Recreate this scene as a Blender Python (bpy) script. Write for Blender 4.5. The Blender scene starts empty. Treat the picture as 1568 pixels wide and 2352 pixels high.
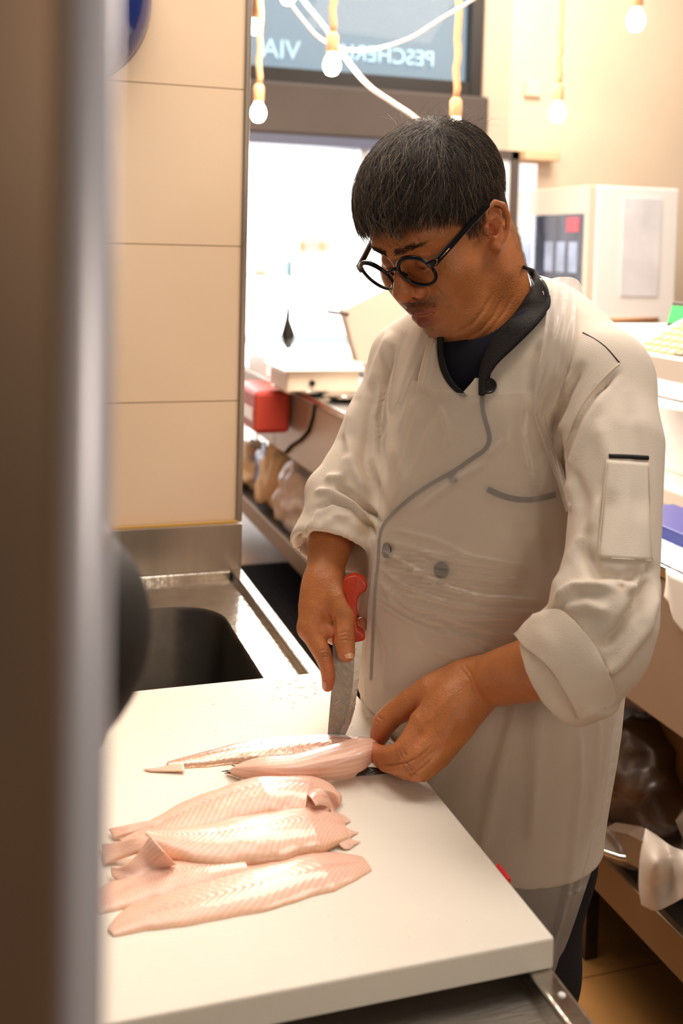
import bpy, bmesh, math, random
import numpy as np
from mathutils import Vector, Matrix
from mathutils.bvhtree import BVHTree
PI = math.pi
S = bpy.context.scene
C = S.collection
rng = np.random.default_rng(7)
random.seed(7)

# ---------------------------------------------------------------- camera
FPX = 2500.0; PPY = 714.0                       # focal length and principal row, 1568x2352 frame
YAW, PIT, ROL = [math.radians(a) for a in (18.09, 3.255, 1.42)]
CAM = np.array([0.0, 0.0, 1.52])
_cy, _sy = math.cos(YAW), math.sin(YAW)
_f0 = np.array([_sy, _cy, 0.0]); _r0 = np.array([_cy, -_sy, 0.0]); _u0 = np.array([0, 0, 1.0])
FW = _f0*math.cos(PIT) - _u0*math.sin(PIT); _u1 = _u0*math.cos(PIT) + _f0*math.sin(PIT)
RI = _r0*math.cos(ROL) + _u1*math.sin(ROL); UP = -_r0*math.sin(ROL) + _u1*math.cos(ROL)
cam_d = bpy.data.cameras.new('camera'); cam = bpy.data.objects.new('camera', cam_d); C.objects.link(cam)
cam.matrix_world = Matrix(((RI[0], UP[0], -FW[0], CAM[0]), (RI[1], UP[1], -FW[1], CAM[1]), (RI[2], UP[2], -FW[2], CAM[2]), (0, 0, 0, 1)))
cam_d.sensor_fit = 'AUTO'; cam_d.sensor_width = 36; cam_d.lens = FPX/2352*36
cam_d.shift_y = -(1176 - PPY)/2352
cam_d.clip_start = 0.05; cam_d.clip_end = 60
cam_d.dof.use_dof = True; cam_d.dof.focus_distance = 1.36; cam_d.dof.aperture_fstop = 5.0
S.camera = cam

# ---------------------------------------------------------------- light
S.view_settings.view_transform = 'Standard'; S.view_settings.look = 'None'
S.view_settings.gamma = 1; S.view_settings.use_curve_mapping = False
S.view_settings.exposure = 0.12
W = bpy.data.worlds.new('world'); S.world = W; W.use_nodes = True
bgn = W.node_tree.nodes['Background']; bgn.inputs[0].default_value = (1.0, 0.90, 0.80, 1); bgn.inputs[1].default_value = 0.15
def area(name, loc, target, size, power, color):
    l = bpy.data.lights.new(name, 'AREA'); l.shape = 'RECTANGLE'; l.size = size[0]; l.size_y = size[1]
    l.energy = power; l.color = color
    o = bpy.data.objects.new(name, l); C.objects.link(o); o.location = loc
    o.rotation_euler = (Vector(target) - Vector(loc)).to_track_quat('-Z', 'Y').to_euler()
    return o
area('ceiling_light_prep', (0.15, 1.5, 2.75), (0.15, 1.5, 0), (0.9, 1.0), 15, (1.0, 0.88, 0.76))
area('ceiling_light_shop', (1.3, 3.6, 2.85), (1.2, 3.4, 0), (1.8, 2.6), 200, (1.0, 0.86, 0.72))
area('ceiling_light_aisle', (1.3, 1.0, 2.75), (1.0, 1.15, 0.9), (0.7, 0.7), 17, (1.0, 0.90, 0.82))
area('street_sky', (1.9, 6.8, 3.9), (1.6, 7.0, 1.0), (2.6, .4), 45, (1, 1, 1))
area('near_fill_light', (0.55, -1.25, 1.9), (0.5, 1.2, 0.95), (0.9, 0.6), 11, (1.0, 0.86, 0.70))  # unseen low fill added behind the camera to lift board edge and man
area('wall_fill_light', (3.1, 4.9, 3.7), (3.4, 6.5, 1.9), (1.2, 1.2), 75, (1.0, 0.88, 0.74))  # unseen fill added only to brighten the beige back wall
area('shop_daylight', (1.3, 7.62, 1.55), (1.0, 1.5, 1.2), (2.2, 1.7), 75, (0.97, 0.98, 1.0))

# ---------------------------------------------------------------- pixel helpers: where a sight line meets a real surface
def ray(px, py): return FW + RI*((px-784)/FPX) - UP*((py-PPY)/FPX)
def P(px, py, z): return CAM + z*ray(px, py)
def onaxis(px, py, v, ax):
    r = ray(px, py); return CAM + r*((v-CAM[ax])/r[ax])
def proj(p):
    d = np.asarray(p) - CAM; z = d@FW
    return np.stack([784 + FPX*(d@RI)/z, PPY - FPX*(d@UP)/z, z], -1)

# ---------------------------------------------------------------- materials
def lin(c):
    return tuple(((x/255)/12.92 if x/255 <= .04045 else ((x/255+.055)/1.055)**2.4) for x in c)
def mat(name, rgb, rough=.5, metal=0, noise=None, bump=None, emit=None, sss=0, trans=0, alpha=1, coat=0, spec=.5, ior=1.45, attr=None, sssc=None, aniso=0):
    """rgb in sRGB 0-255; noise=(scale, amount, (sx,sy,sz)); bump=(scale, strength, (sx,sy,sz))"""
    m = bpy.data.materials.new(name); m.use_nodes = True; nt = m.node_tree; N = nt.nodes; L = nt.links
    b = N['Principled BSDF']; col = lin(rgb) + (1,)
    b.inputs['Base Color'].default_value = col; b.inputs['Roughness'].default_value = rough
    b.inputs['Metallic'].default_value = metal; b.inputs['IOR'].default_value = ior
    b.inputs['Specular IOR Level'].default_value = spec
    b.inputs['Transmission Weight'].default_value = trans; b.inputs['Alpha'].default_value = alpha
    b.inputs['Coat Weight'].default_value = coat; b.inputs['Coat Roughness'].default_value = .12
    if sss:
        b.inputs['Subsurface Weight'].default_value = sss; b.inputs['Subsurface Radius'].default_value = sssc or (1, .35, .2); b.inputs['Subsurface Scale'].default_value = .006
    if emit:
        b.inputs['Emission Color'].default_value = lin(emit[0]) + (1,); b.inputs['Emission Strength'].default_value = emit[1]
    src = None
    if attr:
        a = N.new('ShaderNodeVertexColor'); a.layer_name = attr; src = a.outputs['Color']
    tc = N.new('ShaderNodeTexCoord')
    def tex(scale, st, detail=4):
        mp = N.new('ShaderNodeMapping'); mp.inputs['Scale'].default_value = st; L.new(tc.outputs['Object'], mp.inputs['Vector'])
        t = N.new('ShaderNodeTexNoise'); t.inputs['Scale'].default_value = scale; t.inputs['Detail'].default_value = detail
        L.new(mp.outputs[0], t.inputs['Vector']); return t
    if noise:
        sc, am, st = noise; t = tex(sc, st)
        mr = N.new('ShaderNodeMapRange'); mr.inputs['From Min'].default_value = .3; mr.inputs['From Max'].default_value = .7
        mr.inputs['To Min'].default_value = 1-am; mr.inputs['To Max'].default_value = 1+am*.6; L.new(t.outputs['Fac'], mr.inputs['Value'])
        mx = N.new('ShaderNodeMix'); mx.data_type = 'RGBA'; mx.blend_type = 'MULTIPLY'; mx.inputs['Factor'].default_value = 1
        if src: L.new(src, mx.inputs['A'])
        else: mx.inputs['A'].default_value = col
        L.new(mr.outputs[0], mx.inputs['B']); src = mx.outputs['Result']
    if src: L.new(src, b.inputs['Base Color'])
    if bump:
        sc, am, st = bump; t = tex(sc, st, 5); bn = N.new('ShaderNodeBump'); bn.inputs['Strength'].default_value = am; bn.inputs['Distance'].default_value = .002
        L.new(t.outputs['Fac'], bn.inputs['Height']); L.new(bn.outputs[0], b.inputs['Normal'])
    return m
U1 = (1, 1, 1)
M = {}
M['tile'] = mat('glazed_beige_tile', (242, 212, 178), .32, noise=(3, .05, U1), bump=(220, .05, U1))
M['grout'] = mat('tile_grout', (205, 172, 134), .8)
M['steel'] = mat('brushed_steel', (178, 172, 165), .3, 1, noise=(9, .12, U1), bump=(40, .25, (1, 14, 1)))
M['steel_v'] = mat('brushed_steel_upright', (168, 154, 140), .36, .8, noise=(4, .25, (3, 3, .6)), bump=(40, .15, (14, 14, .4)))
M['steel_wet'] = mat('wet_steel', (196, 190, 182), .2, 1, noise=(25, .15, U1), bump=(60, .5, U1))
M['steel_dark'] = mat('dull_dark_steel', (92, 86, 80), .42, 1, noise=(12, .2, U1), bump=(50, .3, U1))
M['board'] = mat('cutting_board_plastic', (236, 227, 213), .62, noise=(7, .03, U1), bump=(90, .25, (1, 5, 1)), sss=.15, sssc=(1, .9, .75))
M['black'] = mat('black_plastic', (22, 20, 20), .35)
M['blackmatte'] = mat('black_rubber', (26, 22, 22), .9, spec=.05)
M['darkframe'] = mat('dark_window_frame', (44, 37, 34), .5)
M['shutter'] = mat('shutter_box_grey', (84, 72, 66), .6, noise=(2, .08, U1))
M['blueframe'] = mat('blue_grey_frame', (92, 96, 118), .5)
M['glassblue'] = mat('blue_transom_glass', (235, 242, 248), .05, alpha=.12); M['bluesky'] = mat('blue_sky', (20, 24, 28), .9, emit=((104, 148, 174), .85))
M['letter'] = mat('glowing_lettering', (176, 206, 220), .5, emit=((140, 176, 196), .92))  # emission stands in for daylight behind the letters; they are no lamp
M['wall'] = mat('warm_beige_wall', (240, 217, 192), .7, noise=(1.4, .07, U1))
M['wall2'] = mat('pale_column_wall', (214, 190, 168), .7, noise=(1.4, .05, U1))
M['white'] = mat('white_enamel', (240, 238, 238), .3)
M['offwhite'] = mat('offwhite_laminate', (222, 206, 190), .45, noise=(2, .05, U1))
M['panel'] = mat('counter_back_panel', (168, 148, 130), .42, .35, noise=(3, .07, U1), bump=(160, .15, U1))
M['floor'] = mat('ochre_floor_tile', (152, 108, 58), .38, noise=(5, .18, U1), bump=(30, .15, U1))
M['rope'] = mat('orange_rope', (200, 148, 108), .8, bump=(120, .8, (1, 1, .3)))
M['bulb'] = mat('lit_bulb', (255, 240, 215), .3, emit=((255, 238, 212), 22))
M['cord'] = mat('white_cord', (214, 200, 190), .5)
M['daylight'] = mat('bright_street_daylight', (255, 255, 255), .9, emit=((250, 252, 255), 1.05))
M['red'] = mat('red_plastic', (178, 62, 50), .45)
M['blue'] = mat('blue_plastic_bag', (30, 40, 140), .4, coat=.4)
M['brown'] = mat('cardboard_brown', (120, 72, 26), .8, noise=(6, .2, U1))
M['bag'] = mat('clear_plastic_bag', (206, 184, 164), .16, trans=.5, coat=.6, bump=(14, 1, U1))

# ---------------------------------------------------------------- mesh helpers
def link(name, me, m=None, parent=None):
    o = bpy.data.objects.new(name, me); C.objects.link(o)
    if m is not None and len(me.materials) == 0: me.materials.append(m)
    if parent is not None: o.parent = parent
    return o
def empty(name, loc=(0, 0, 0), rz=0):
    o = bpy.data.objects.new(name, None); C.objects.link(o); o.location = tuple(loc); o.rotation_euler = (0, 0, rz)
    o.empty_display_size = .05; return o
def tag(o, label=None, cat=None, group=None, kind=None):
    for k, v in (('label', label), ('category', cat), ('group', group), ('kind', kind)):
        if v: o[k] = v
    return o
def struct(o): o['kind'] = 'structure'; return o
def mesh_np(name, V, Fc, m=None, parent=None, smooth=True, col=None):
    me = bpy.data.meshes.new(name); V = np.asarray(V, dtype=np.float64)
    if isinstance(Fc, np.ndarray):
        n, k = Fc.shape; me.vertices.add(len(V)); me.vertices.foreach_set('co', V.astype(np.float32).ravel())
        me.loops.add(n*k); me.loops.foreach_set('vertex_index', Fc.astype(np.int32).ravel())
        me.polygons.add(n); me.polygons.foreach_set('loop_start', np.arange(0, n*k, k, dtype=np.int32))
        me.update(calc_edges=True)
    else:
        me.from_pydata([tuple(v) for v in V], [], [tuple(f) for f in Fc]); me.update()
    me.validate()
    if smooth: me.polygons.foreach_set('use_smooth', [True]*len(me.polygons))
    if col is not None:
        ca = me.color_attributes.new('tint', 'FLOAT_COLOR', 'POINT')
        cc = np.ones((len(V), 4), np.float32); cc[:, :3] = col; ca.data.foreach_set('color', cc.ravel())
    return link(name, me, m, parent)
class B:
    """collects shapes into one mesh"""
    def __init__(s): s.bm = bmesh.new()
    def box(s, lo, hi, bev=0, seg=2, rot=None, piv=None):
        lo = np.array(lo, float); hi = np.array(hi, float)
        g = bmesh.ops.create_cube(s.bm, size=1)['verts']
        for v in g: v.co = Vector([(lo[i]+hi[i])/2 + v.co[i]*(hi[i]-lo[i]) for i in range(3)])
        if bev: 
            es = list({e for v in g for e in v.link_edges})
            r = bmesh.ops.bevel(s.bm, geom=es, offset=bev, segments=seg, affect='EDGES', profile=.5); g = list({v for f in r['faces'] for v in f.verts} | {v for v in g if v.is_valid})
        if rot is not None: bmesh.ops.rotate(s.bm, verts=[v for v in g if v.is_valid], cent=Vector(piv if piv is not None else (lo+hi)/2), matrix=rot)
        return s
    def prism(s, pts, d):
        """closed polygon pts (3D) extruded by the vector d"""
        a = [s.bm.verts.new(tuple(p)) for p in pts]; b = [s.bm.verts.new(tuple(np.array(p)+np.array(d))) for p in pts]; n = len(a)
        s.bm.faces.new(a); s.bm.faces.new(b[::-1])
        for i in range(n): s.bm.faces.new((a[i], b[i], b[(i+1) % n], a[(i+1) % n]))
        return s
    def tube(s, pts, r, n=10, cap=True):
        pts = [np.array(p, float) for p in pts]; k = len(pts); rr = r if hasattr(r, '__len__') else [r]*k
        rings = []; ref = None
        for i in range(k):
            t = pts[min(i+1, k-1)] - pts[max(i-1, 0)]; t /= (np.linalg.norm(t)+1e-12)
            if ref is None: ref = np.array([0, 0, 1.]) if abs(t[2]) < .9 else np.array([1., 0, 0])
            u = np.cross(t, ref); u /= np.linalg.norm(u); w = np.cross(u, t); ref = w
            rings.append([s.bm.verts.new(tuple(pts[i] + rr[i]*(u*math.cos(2*PI*j/n) + w*math.sin(2*PI*j/n)))) for j in range(n)])
        for i in range(k-1):
            for j in range(n): s.bm.faces.new((rings[i][j], rings[i][(j+1) % n], rings[i+1][(j+1) % n], rings[i+1][j]))
        if cap: s.bm.faces.new(rings[0][::-1]); s.bm.faces.new(rings[-1])
        return s
    def lathe(s, prof, c=(0, 0, 0), n=24, ax=2):
        c = np.array(c, float); rings = []
        for r, h in prof:
            ring = []
            for j in range(n):
                a = 2*PI*j/n; v = [r*math.cos(a), r*math.sin(a)]; p = np.zeros(3); o = [i for i in range(3) if i != ax]
                p[o[0]], p[o[1]], p[ax] = v[0], v[1], h; ring.append(s.bm.verts.new(tuple(c+p)))
            rings.append(ring)
        for i in range(len(rings)-1):
            for j in range(n): s.bm.faces.new((rings[i][j], rings[i][(j+1) % n], rings[i+1][(j+1) % n], rings[i+1][j]))
        s.bm.faces.new(rings[0][::-1]); s.bm.faces.new(rings[-1]); return s
    def build(s, name, m, parent=None, smooth=False):
        me = bpy.data.meshes.new(name); bmesh.ops.recalc_face_normals(s.bm, faces=s.bm.faces); s.bm.to_mesh(me); s.bm.free()
        if smooth: me.polygons.foreach_set('use_smooth', [True]*len(me.polygons))
        return link(name, me, m, parent)
def box(name, lo, hi, m, parent=None, bev=0, seg=2, rot=None, piv=None):
    return B().box(lo, hi, bev, seg, rot, piv).build(name, m, parent, smooth=False)
# ================================================================ the setting
YF = 6.5                                         # shop front
def tiles_mat(name, base, sx, sz, ox, oz, horiz):
    m = M[base].copy(); m.name = name; nt = m.node_tree; N = nt.nodes; L = nt.links; b = N['Principled BSDF']
    tc = N.new('ShaderNodeTexCoord'); sp = N.new('ShaderNodeSeparateXYZ'); L.new(tc.outputs['Object'], sp.inputs[0])
    def line(out, size, off, w):
        a = N.new('ShaderNodeMath'); a.operation = 'ADD'; a.inputs[1].default_value = -off + 100*size; L.new(out, a.inputs[0])
        d = N.new('ShaderNodeMath'); d.operation = 'DIVIDE'; d.inputs[1].default_value = size; L.new(a.outputs[0], d.inputs[0])
        f = N.new('ShaderNodeMath'); f.operation = 'FRACT'; L.new(d.outputs[0], f.inputs[0])
        c = N.new('ShaderNodeMath'); c.operation = 'LESS_THAN'; c.inputs[1].default_value = w/size; L.new(f.outputs[0], c.inputs[0]); return c.outputs[0]
    a = line(sp.outputs[horiz[0]], sx, ox, .003); c = line(sp.outputs[horiz[1]], sz, oz, .003)
    mx = N.new('ShaderNodeMath'); mx.operation = 'MAXIMUM'; L.new(a, mx.inputs[0]); L.new(c, mx.inputs[1])
    mix = N.new('ShaderNodeMix'); mix.data_type = 'RGBA'; L.new(mx.outputs[0], mix.inputs['Factor'])
    src = b.inputs['Base Color'].links[0].from_socket; L.new(src, mix.inputs['A'])
    base_c = b.inputs['Base Color'].default_value
    mix.inputs['B'].default_value = tuple(x*.8 for x in lin((200, 165, 125))) + (1,) if base == 'tile' else lin((66, 46, 26)) + (1,)
    L.new(mix.outputs['Result'], b.inputs['Base Color']); return m
M['tilewall'] = tiles_mat('beige_wall_tiles', 'tile', 1.2, .2965, -.60, 1.222, ('X', 'Z'))
M['tilefloor'] = tiles_mat('ochre_floor_tiles', 'floor', .33, .33, 1.10, 1.93, ('X', 'Y'))
struct(box('floor', (-2.5, -1.5, -.05), (7, 7, 0), M['tilefloor']))
# tiled partition behind the sink, with its steel corner trim and steel upstand
struct(box('wall_left', (-1.6, 2.04, 0), (.463, 2.16, 2.9), M['tilewall']))
struct(box('trim_1', (.461, 2.034, .988), (.473, 2.165, 2.9), M['steel_v'], bev=.003))
# shop front: pale column, shutter box, transom and bright glazing
def fx(px, py): return onaxis(px, py, YF, 1)
xl = -.2; a = fx(1165, 60)[0]
struct(box('wall_back', (fx(1152, 300)[0], YF, 0), (6.6, YF+.15, 4.2), M['wall']))
struct(box('wall_far_left', (-1.6, YF, 0), (.4, YF+.15, 4.2), M['wall2']))
x1 = fx(1092, 150)[0]; x2 = fx(1152, 300)[0]
struct(box('wall_column', (x1+.03, YF-.06, 0), (x2+.02, YF+.15, 4.2), M['wall2']))
zt = fx(800, 168)[2]; zb = fx(800, 205)[2]; zs = fx(800, 322)[2]
tr = struct(B().box((.4, YF-.02, zb), (x1+.03, YF+.06, zt)).box((x1-.045, YF-.03, zb), (x1+.03, YF+.06, 4.2)).build('window_1', M['darkframe']))
g = box('transom_glass', (.4, YF+.06, zt), (x1-.04, YF+.08, 4.2), M['glassblue'], tr); tag(g, 'blue tinted transom glass with pale lettering seen from behind')
struct(box('wall_shutter_box', (.4, YF-.12, zs), (x1+.05, YF+.05, zb), M['shutter'], bev=.02))
struct(box('trim_2', (.4, YF-.14, zs-.06), (x1+.04, YF+.04, zs), M['blueframe']))
def text(name, body, size, loc, rot, m, parent=None, ext=.001, sx=1):
    cu = bpy.data.curves.new(name, 'FONT'); cu.body = body; cu.size = size; cu.extrude = ext; cu.align_x = 'CENTER'; cu.align_y = 'CENTER'
    o = bpy.data.objects.new(name, cu); C.objects.link(o); dg = bpy.context.evaluated_depsgraph_get()
    me = bpy.data.meshes.new_from_object(o.evaluated_get(dg)); bpy.data.objects.remove(o)
    me.transform(Matrix.Scale(sx, 4, (1, 0, 0)))
    o2 = link(name, me, m, parent); o2.location = tuple(loc); o2.rotation_euler = rot; return o2
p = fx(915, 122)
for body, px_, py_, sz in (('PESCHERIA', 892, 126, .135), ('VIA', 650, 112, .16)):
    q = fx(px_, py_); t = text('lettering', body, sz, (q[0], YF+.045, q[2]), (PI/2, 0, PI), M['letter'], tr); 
# street beyond: overexposed daylight, and the street shelf with small goods behind the glass
p0 = fx(560, 330); p1 = fx(1150, 830)
win = struct(B().box((.4, YF-.05, .75), (x1+.04, YF+.03, .83)).box((fx(828, 340)[0]-.02, YF-.06, fx(828, 372)[2]), (fx(828, 340)[0]+.03, YF+.03, zs)).build('window_2', M['white']))
gl = box('window_pane', (.4, YF+.05, .83), (x1+.05, YF+.06, zs), mat('window_pane_glass', (250, 252, 255), .05, trans=1, alpha=.25), win)
sky = struct(box('street_daylight', (-1.2, YF+1.2, -.2), (4.6, YF+1.25, 3.3), M['daylight']))
sky.name = 'wall_street'
sb_ = struct(box('wall_sky', (-1.2, YF+.6, zb-.1), (4.6, YF+.65, 4.4), M['bluesky']))
# ================================================================ pendant lamps on rope and the white cord
def pendant(px, py, z, label, top=2.95, r=.030):
    b = P(px, py, z); root = empty('pendant_lamp', (b[0], b[1], b[2])); tag(root, label, 'lamp', 'rope pendant lamps hanging in the shop')
    prof = [(.004, -r*1.25), (r*.6, -r*1.1), (r*.95, -r*.5), (r, 0), (r*.86, r*.55), (r*.52, r*1.15), (r*.45, r*1.5)]
    o = B().lathe(prof, (0, 0, 0), 20).build('bulb', M['bulb'], root, True)
    B().lathe([(.017, r*1.3), (.021, r*1.5), (.021, r*3.2), (.012, r*3.6)], (0, 0, 0), 16).build('lamp_holder', M['rope'], root, True)
    n = 26; h0 = r*3.5; H = top - b[2]
    if H > .15:
        B().tube([(.003*math.sin(i*1.7), .003*math.cos(i*2.3), h0 + (H-h0)*i/n) for i in range(n+1)], .0125, 8).build('rope', M['rope'], root, True)
    l = bpy.data.lights.new('bulb_light', 'POINT'); l.energy = 7; l.color = (1, .83, .62); l.shadow_soft_size = r
    lo = bpy.data.objects.new('bulb_light', l); C.objects.link(lo); lo.location = tuple(b - np.array([0, 0, r*2.2]))
    return root
pendant(762, 148, 3.7, 'rope pendant lamp over the blue transom, its lit bulb lowest on the glass')
pendant(593, 258, 4.2, 'rope pendant lamp close beside the tiled partition edge')
pendant(1045, 296, 3.8, 'rope pendant lamp hanging directly behind the top of the man\'s head')
pendant(1280, 258, 4.1, 'rope pendant lamp with low lit bulb before the beige wall')
pendant(1460, 46, 3.6, 'rope pendant lamp at the upper right, its bulb highest on the wall')
pendant(661, -12, 4.0, 'rope pendant lamp cut by the top of the picture, only its bulb tip showing')
pendant(584, 62, 5.6, 'small distant pendant lamp beside the partition edge', r=.03)
def cord(pts, z0, z1, r, label):
    n = len(pts); Q = []
    for i, (a, b) in enumerate(pts): Q.append(P(a, b, z0 + (z1-z0)*i/(n-1)))
    Q = np.array(Q); t = np.linspace(0, n-1, n*7); 
    def cr(t):
        i = min(int(t), n-2); u = t-i; p0 = Q[max(i-1, 0)]; p1 = Q[i]; p2 = Q[i+1]; p3 = Q[min(i+2, n-1)]
        return .5*((2*p1) + (-p0+p2)*u + (2*p0-5*p1+4*p2-p3)*u*u + (-p0+3*p1-3*p2+p3)*u**3)
    pts2 = [cr(x) for x in t]
    o = B().tube(pts2, r, 7).build('electric_cord', M['cord'], None, True); tag(o, label, 'cord'); return o
cord([(1150, -45), (1085, 0), (1010, 45), (940, 88), (860, 112), (790, 113), (735, 88), (695, 45), (655, -8), (600, -70)], 3.7, 3.9, .0055, 'white cord drooping in a wide curve across the blue transom')
cord([(660, -60), (700, 5), (745, 62), (790, 128), (845, 195), (900, 235), (945, 265), (1010, 318)], 3.9, 3.4, .008, 'white cord running down behind the man\'s hair')
# ================================================================ long display counter
XC = 1.195; Y0, Y1 = .9, 6.2
dc = empty('display_counter', (XC, (Y0+Y1)/2, 0)); tag(dc, 'long fish display counter with beige metal back panels, running behind the man', 'counter')
def loc(o, r):                       # child geometry given in world coordinates
    o.location = tuple(-np.array(r.location)); return o
for k, (a, b) in enumerate(((Y0, 2.9), (2.905, 4.55), (4.555, Y1))):
    loc(box('back_panel', (XC, a, .655), (XC+.03, b, .925), M['panel'], dc, bev=.004), dc)
loc(box('worktop', (XC-.005, Y0, .925), (XC+.40, Y1, .95), M['steel_wet'], dc, bev=.004), dc)
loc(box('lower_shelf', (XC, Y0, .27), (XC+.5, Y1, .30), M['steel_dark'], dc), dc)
loc(box('shelf_edge', (XC-.015, Y0, .235), (XC+.005, Y1, .315), mat('shelf_edge_steel', (120, 100, 78), .45, .7), dc, bev=.003), dc)
loc(box('rear_wall', (XC+.5, Y0, 0), (XC+.54, Y1, .93), M['black'], dc), dc)
for y in (1.25, 1.98, 2.35):
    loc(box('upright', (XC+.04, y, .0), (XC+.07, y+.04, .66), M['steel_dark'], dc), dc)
# white case front standing on the worktop side towards the customers
q1 = onaxis(1540, 1125, XC+.30, 0); q2 = onaxis(1540, 1212, XC+.30, 0)
loc(box('case_ledge', (XC+.30, Y0, q2[2]), (XC+.62, 3.0, q1[2]), M['offwhite'], dc, bev=.006), dc)
loc(box('case_shelf', (XC+.42, Y0, q1[2]), (XC+1.0, 3.0, q1[2]+.16), M['white'], dc, bev=.004), dc)
loc(box('case_shelf', (XC+.5, Y0, q1[2]+.165), (XC+1.0, 3.0, q1[2]+.32), M['white'], dc, bev=.004), dc)
# case supports so that the ledge stands on the worktop
for y in (1.0, 2.4): loc(box('case_support', (XC+.34, y, .94), (XC+.38, y+.04, q2[2]+.01), M['steel_dark'], dc), dc)
# blue tray and pale papers on the worktop at the right
def onz(px, py, h): return onaxis(px, py, h, 2)
for px_, py_, nm, lb, mm, sx, sy, sz in ((1558, 1234, 'plastic_tray', 'blue plastic tray under the white case ledge', 'blue', .10, .16, .03), (1556, 1282, 'paper_sheet', 'patterned blue and white wrapping paper lying on the steel worktop', 'wrap', .11, .2, .004)):
    if mm == 'wrap': M['wrap'] = mat('wrap_paper', (205, 216, 232), .6, noise=(60, .35, U1))
    q = onz(px_, py_, .955); o = box(nm, (q[0]-sx*.4, q[1]-sy, .951), (q[0]+sx, q[1]+sy, .951+sz), M[mm], bev=.0015); tag(o, lb, nm.split('_')[1])
# white cloth hanging over the panel edge at the right
q = onaxis(1552, 1330, XC-.008, 0)
vs = []; nx, nz = 14, 16
for i in range(nx):
    for j in range(nz):
        u = i/(nx-1); v = j/(nz-1); y = q[1] - .17 + u*.20; zb_ = .956 - v*(.10 + .03*math.sin(u*4) - .02*u)
        x = XC - .012 - .006*math.sin(u*16 + v*2) - .004*v
        if v < .12: x = XC + .02*(1 - v/.12)
        vs.append((x, y, zb_))
fs = [(i*nz+j, (i+1)*nz+j, (i+1)*nz+j+1, i*nz+j+1) for i in range(nx-1) for j in range(nz-1)]
o = mesh_np('cloth', vs, fs, mat('white_cloth', (238, 228, 216), .8)); md = o.modifiers.new('s', 'SOLIDIFY'); md.thickness = .002
tag(o, 'white cloth hanging over the edge of the counter back panel', 'cloth')
# ---------------------------------------------------------------- retail scale with green display
q = onaxis(1500, 800, XC+.30, 0)
sc = empty('retail_scale', tuple(q)); tag(sc, 'pale shop scale with green screen and yellowish keypad', 'scale')
def onplane_x(px, py, dx=0): return onaxis(px, py, XC+.30+dx, 0)
a = onplane_x(1440, 808); b = onplane_x(1640, 915)
yA, yB = a[1], b[1]; zt_ = a[2]
# body: sloped keyboard wedge, its low edge towards the aisle
pr = [(XC+.30, 0, zt_-.050), (XC+.30, 0, zt_), (XC+.48, 0, zt_+.085), (XC+.56, 0, zt_+.085), (XC+.56, 0, zt_-.05)]
loc(B().prism([(p[0], yA+.02, p[2]) for p in pr], (0, yB-yA, 0)).build('scale_body', M['offwhite'], sc), sc)
M['key'] = mat('keypad_yellow', (226, 190, 128), .6); M['keyd'] = mat('keypad_dark', (120, 110, 84), .6)
sl = .085/.18
for r_ in range(6):
    for c_ in range(10):
        x0_ = XC+.315+r_*.026; y0_ = yA-.005-c_*.033; mm = 'keyd' if (c_ > 4 and r_ < 3) else 'key'
        z0_ = zt_ + sl*(x0_-XC-.30)
        loc(B().prism([(x0_, y0_, z0_+.001), (x0_+.018, y0_, z0_+.001+sl*.018), (x0_+.018, y0_, z0_+.005+sl*.018), (x0_, y0_, z0_+.005)], (0, -.026, 0)).build('key', M[mm], sc), sc)
s1 = onaxis(1548, 748, XC+.50, 0); s2 = onaxis(1556, 706, XC+.54, 0)
loc(box('screen_frame', (XC+.49, s1[1]-.20, s1[2]-.012), (XC+.54, s1[1]+.012, s2[2]+.014), M['shutter'], sc, bev=.004, rot=Matrix.Rotation(.25, 3, 'Y')), sc)
loc(box('screen', (XC+.484, s1[1]-.19, s1[2]), (XC+.489, s1[1], s2[2]), mat('green_display', (70, 200, 100), .3, emit=((70, 205, 105), .55)), sc, rot=Matrix.Rotation(.25, 3, 'Y'), piv=(XC+.515, s1[1]-.094, (s1[2]+s2[2])/2)), sc)
loc(B().tube([(XC+.45, yB+.22, zt_-.04), (XC+.44, yB+.2, zt_-.12), (XC+.46, yB+.17, q1[2]+.155)], [.03, .022, .026], 12).build('scale_post', M['offwhite'], sc, True), sc)
loc(B().tube([(XC+.50, yA-.05, zt_-.04), (XC+.50, yA-.05, q1[2]+.322)], [.022, .022], 12).build('scale_post', M['blueframe'], sc, True), sc)
# ---------------------------------------------------------------- tall white fridge by the right wall
YR = 5.2
f1 = onaxis(1366, 425, YR, 1); f2 = onaxis(1560, 432, YR, 1); ff = onaxis(1236, 432, YR+.75, 1)
fr = empty('glass_door_fridge', (f1[0]+.25, YR+.4, 0)); tag(fr, 'tall white drinks fridge with dark glass door beside the beige wall', 'fridge')
W_ = f2[0]-f1[0]; Hf = f1[2]; dY = .85
loc(box('body', (f1[0]+.02, YR, 0), (f2[0], YR+dY, Hf), M['white'], fr, bev=.008), fr)
loc(box('door_frame', (f1[0]-.03, YR+.01, .10), (f1[0]+.018, YR+dY-.01, Hf), M['offwhite'], fr, bev=.006), fr)
zd = onaxis(1300, 492, f1[0]-.03, 0)[2]
gf = loc(box('door_glass', (f1[0]-.036, YR+.05, .25), (f1[0]-.031, YR+dY-.07, zd), mat('dark_fridge_glass', (70, 78, 100), .12, noise=(6, .7, (1, 3, 1)), coat=.6), fr), fr)
fg = empty('x'); bpy.data.objects.remove(fg)
M['can'] = mat('pale_blue_cartons', (176, 190, 222), .5, noise=(9, .3, U1))
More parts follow.
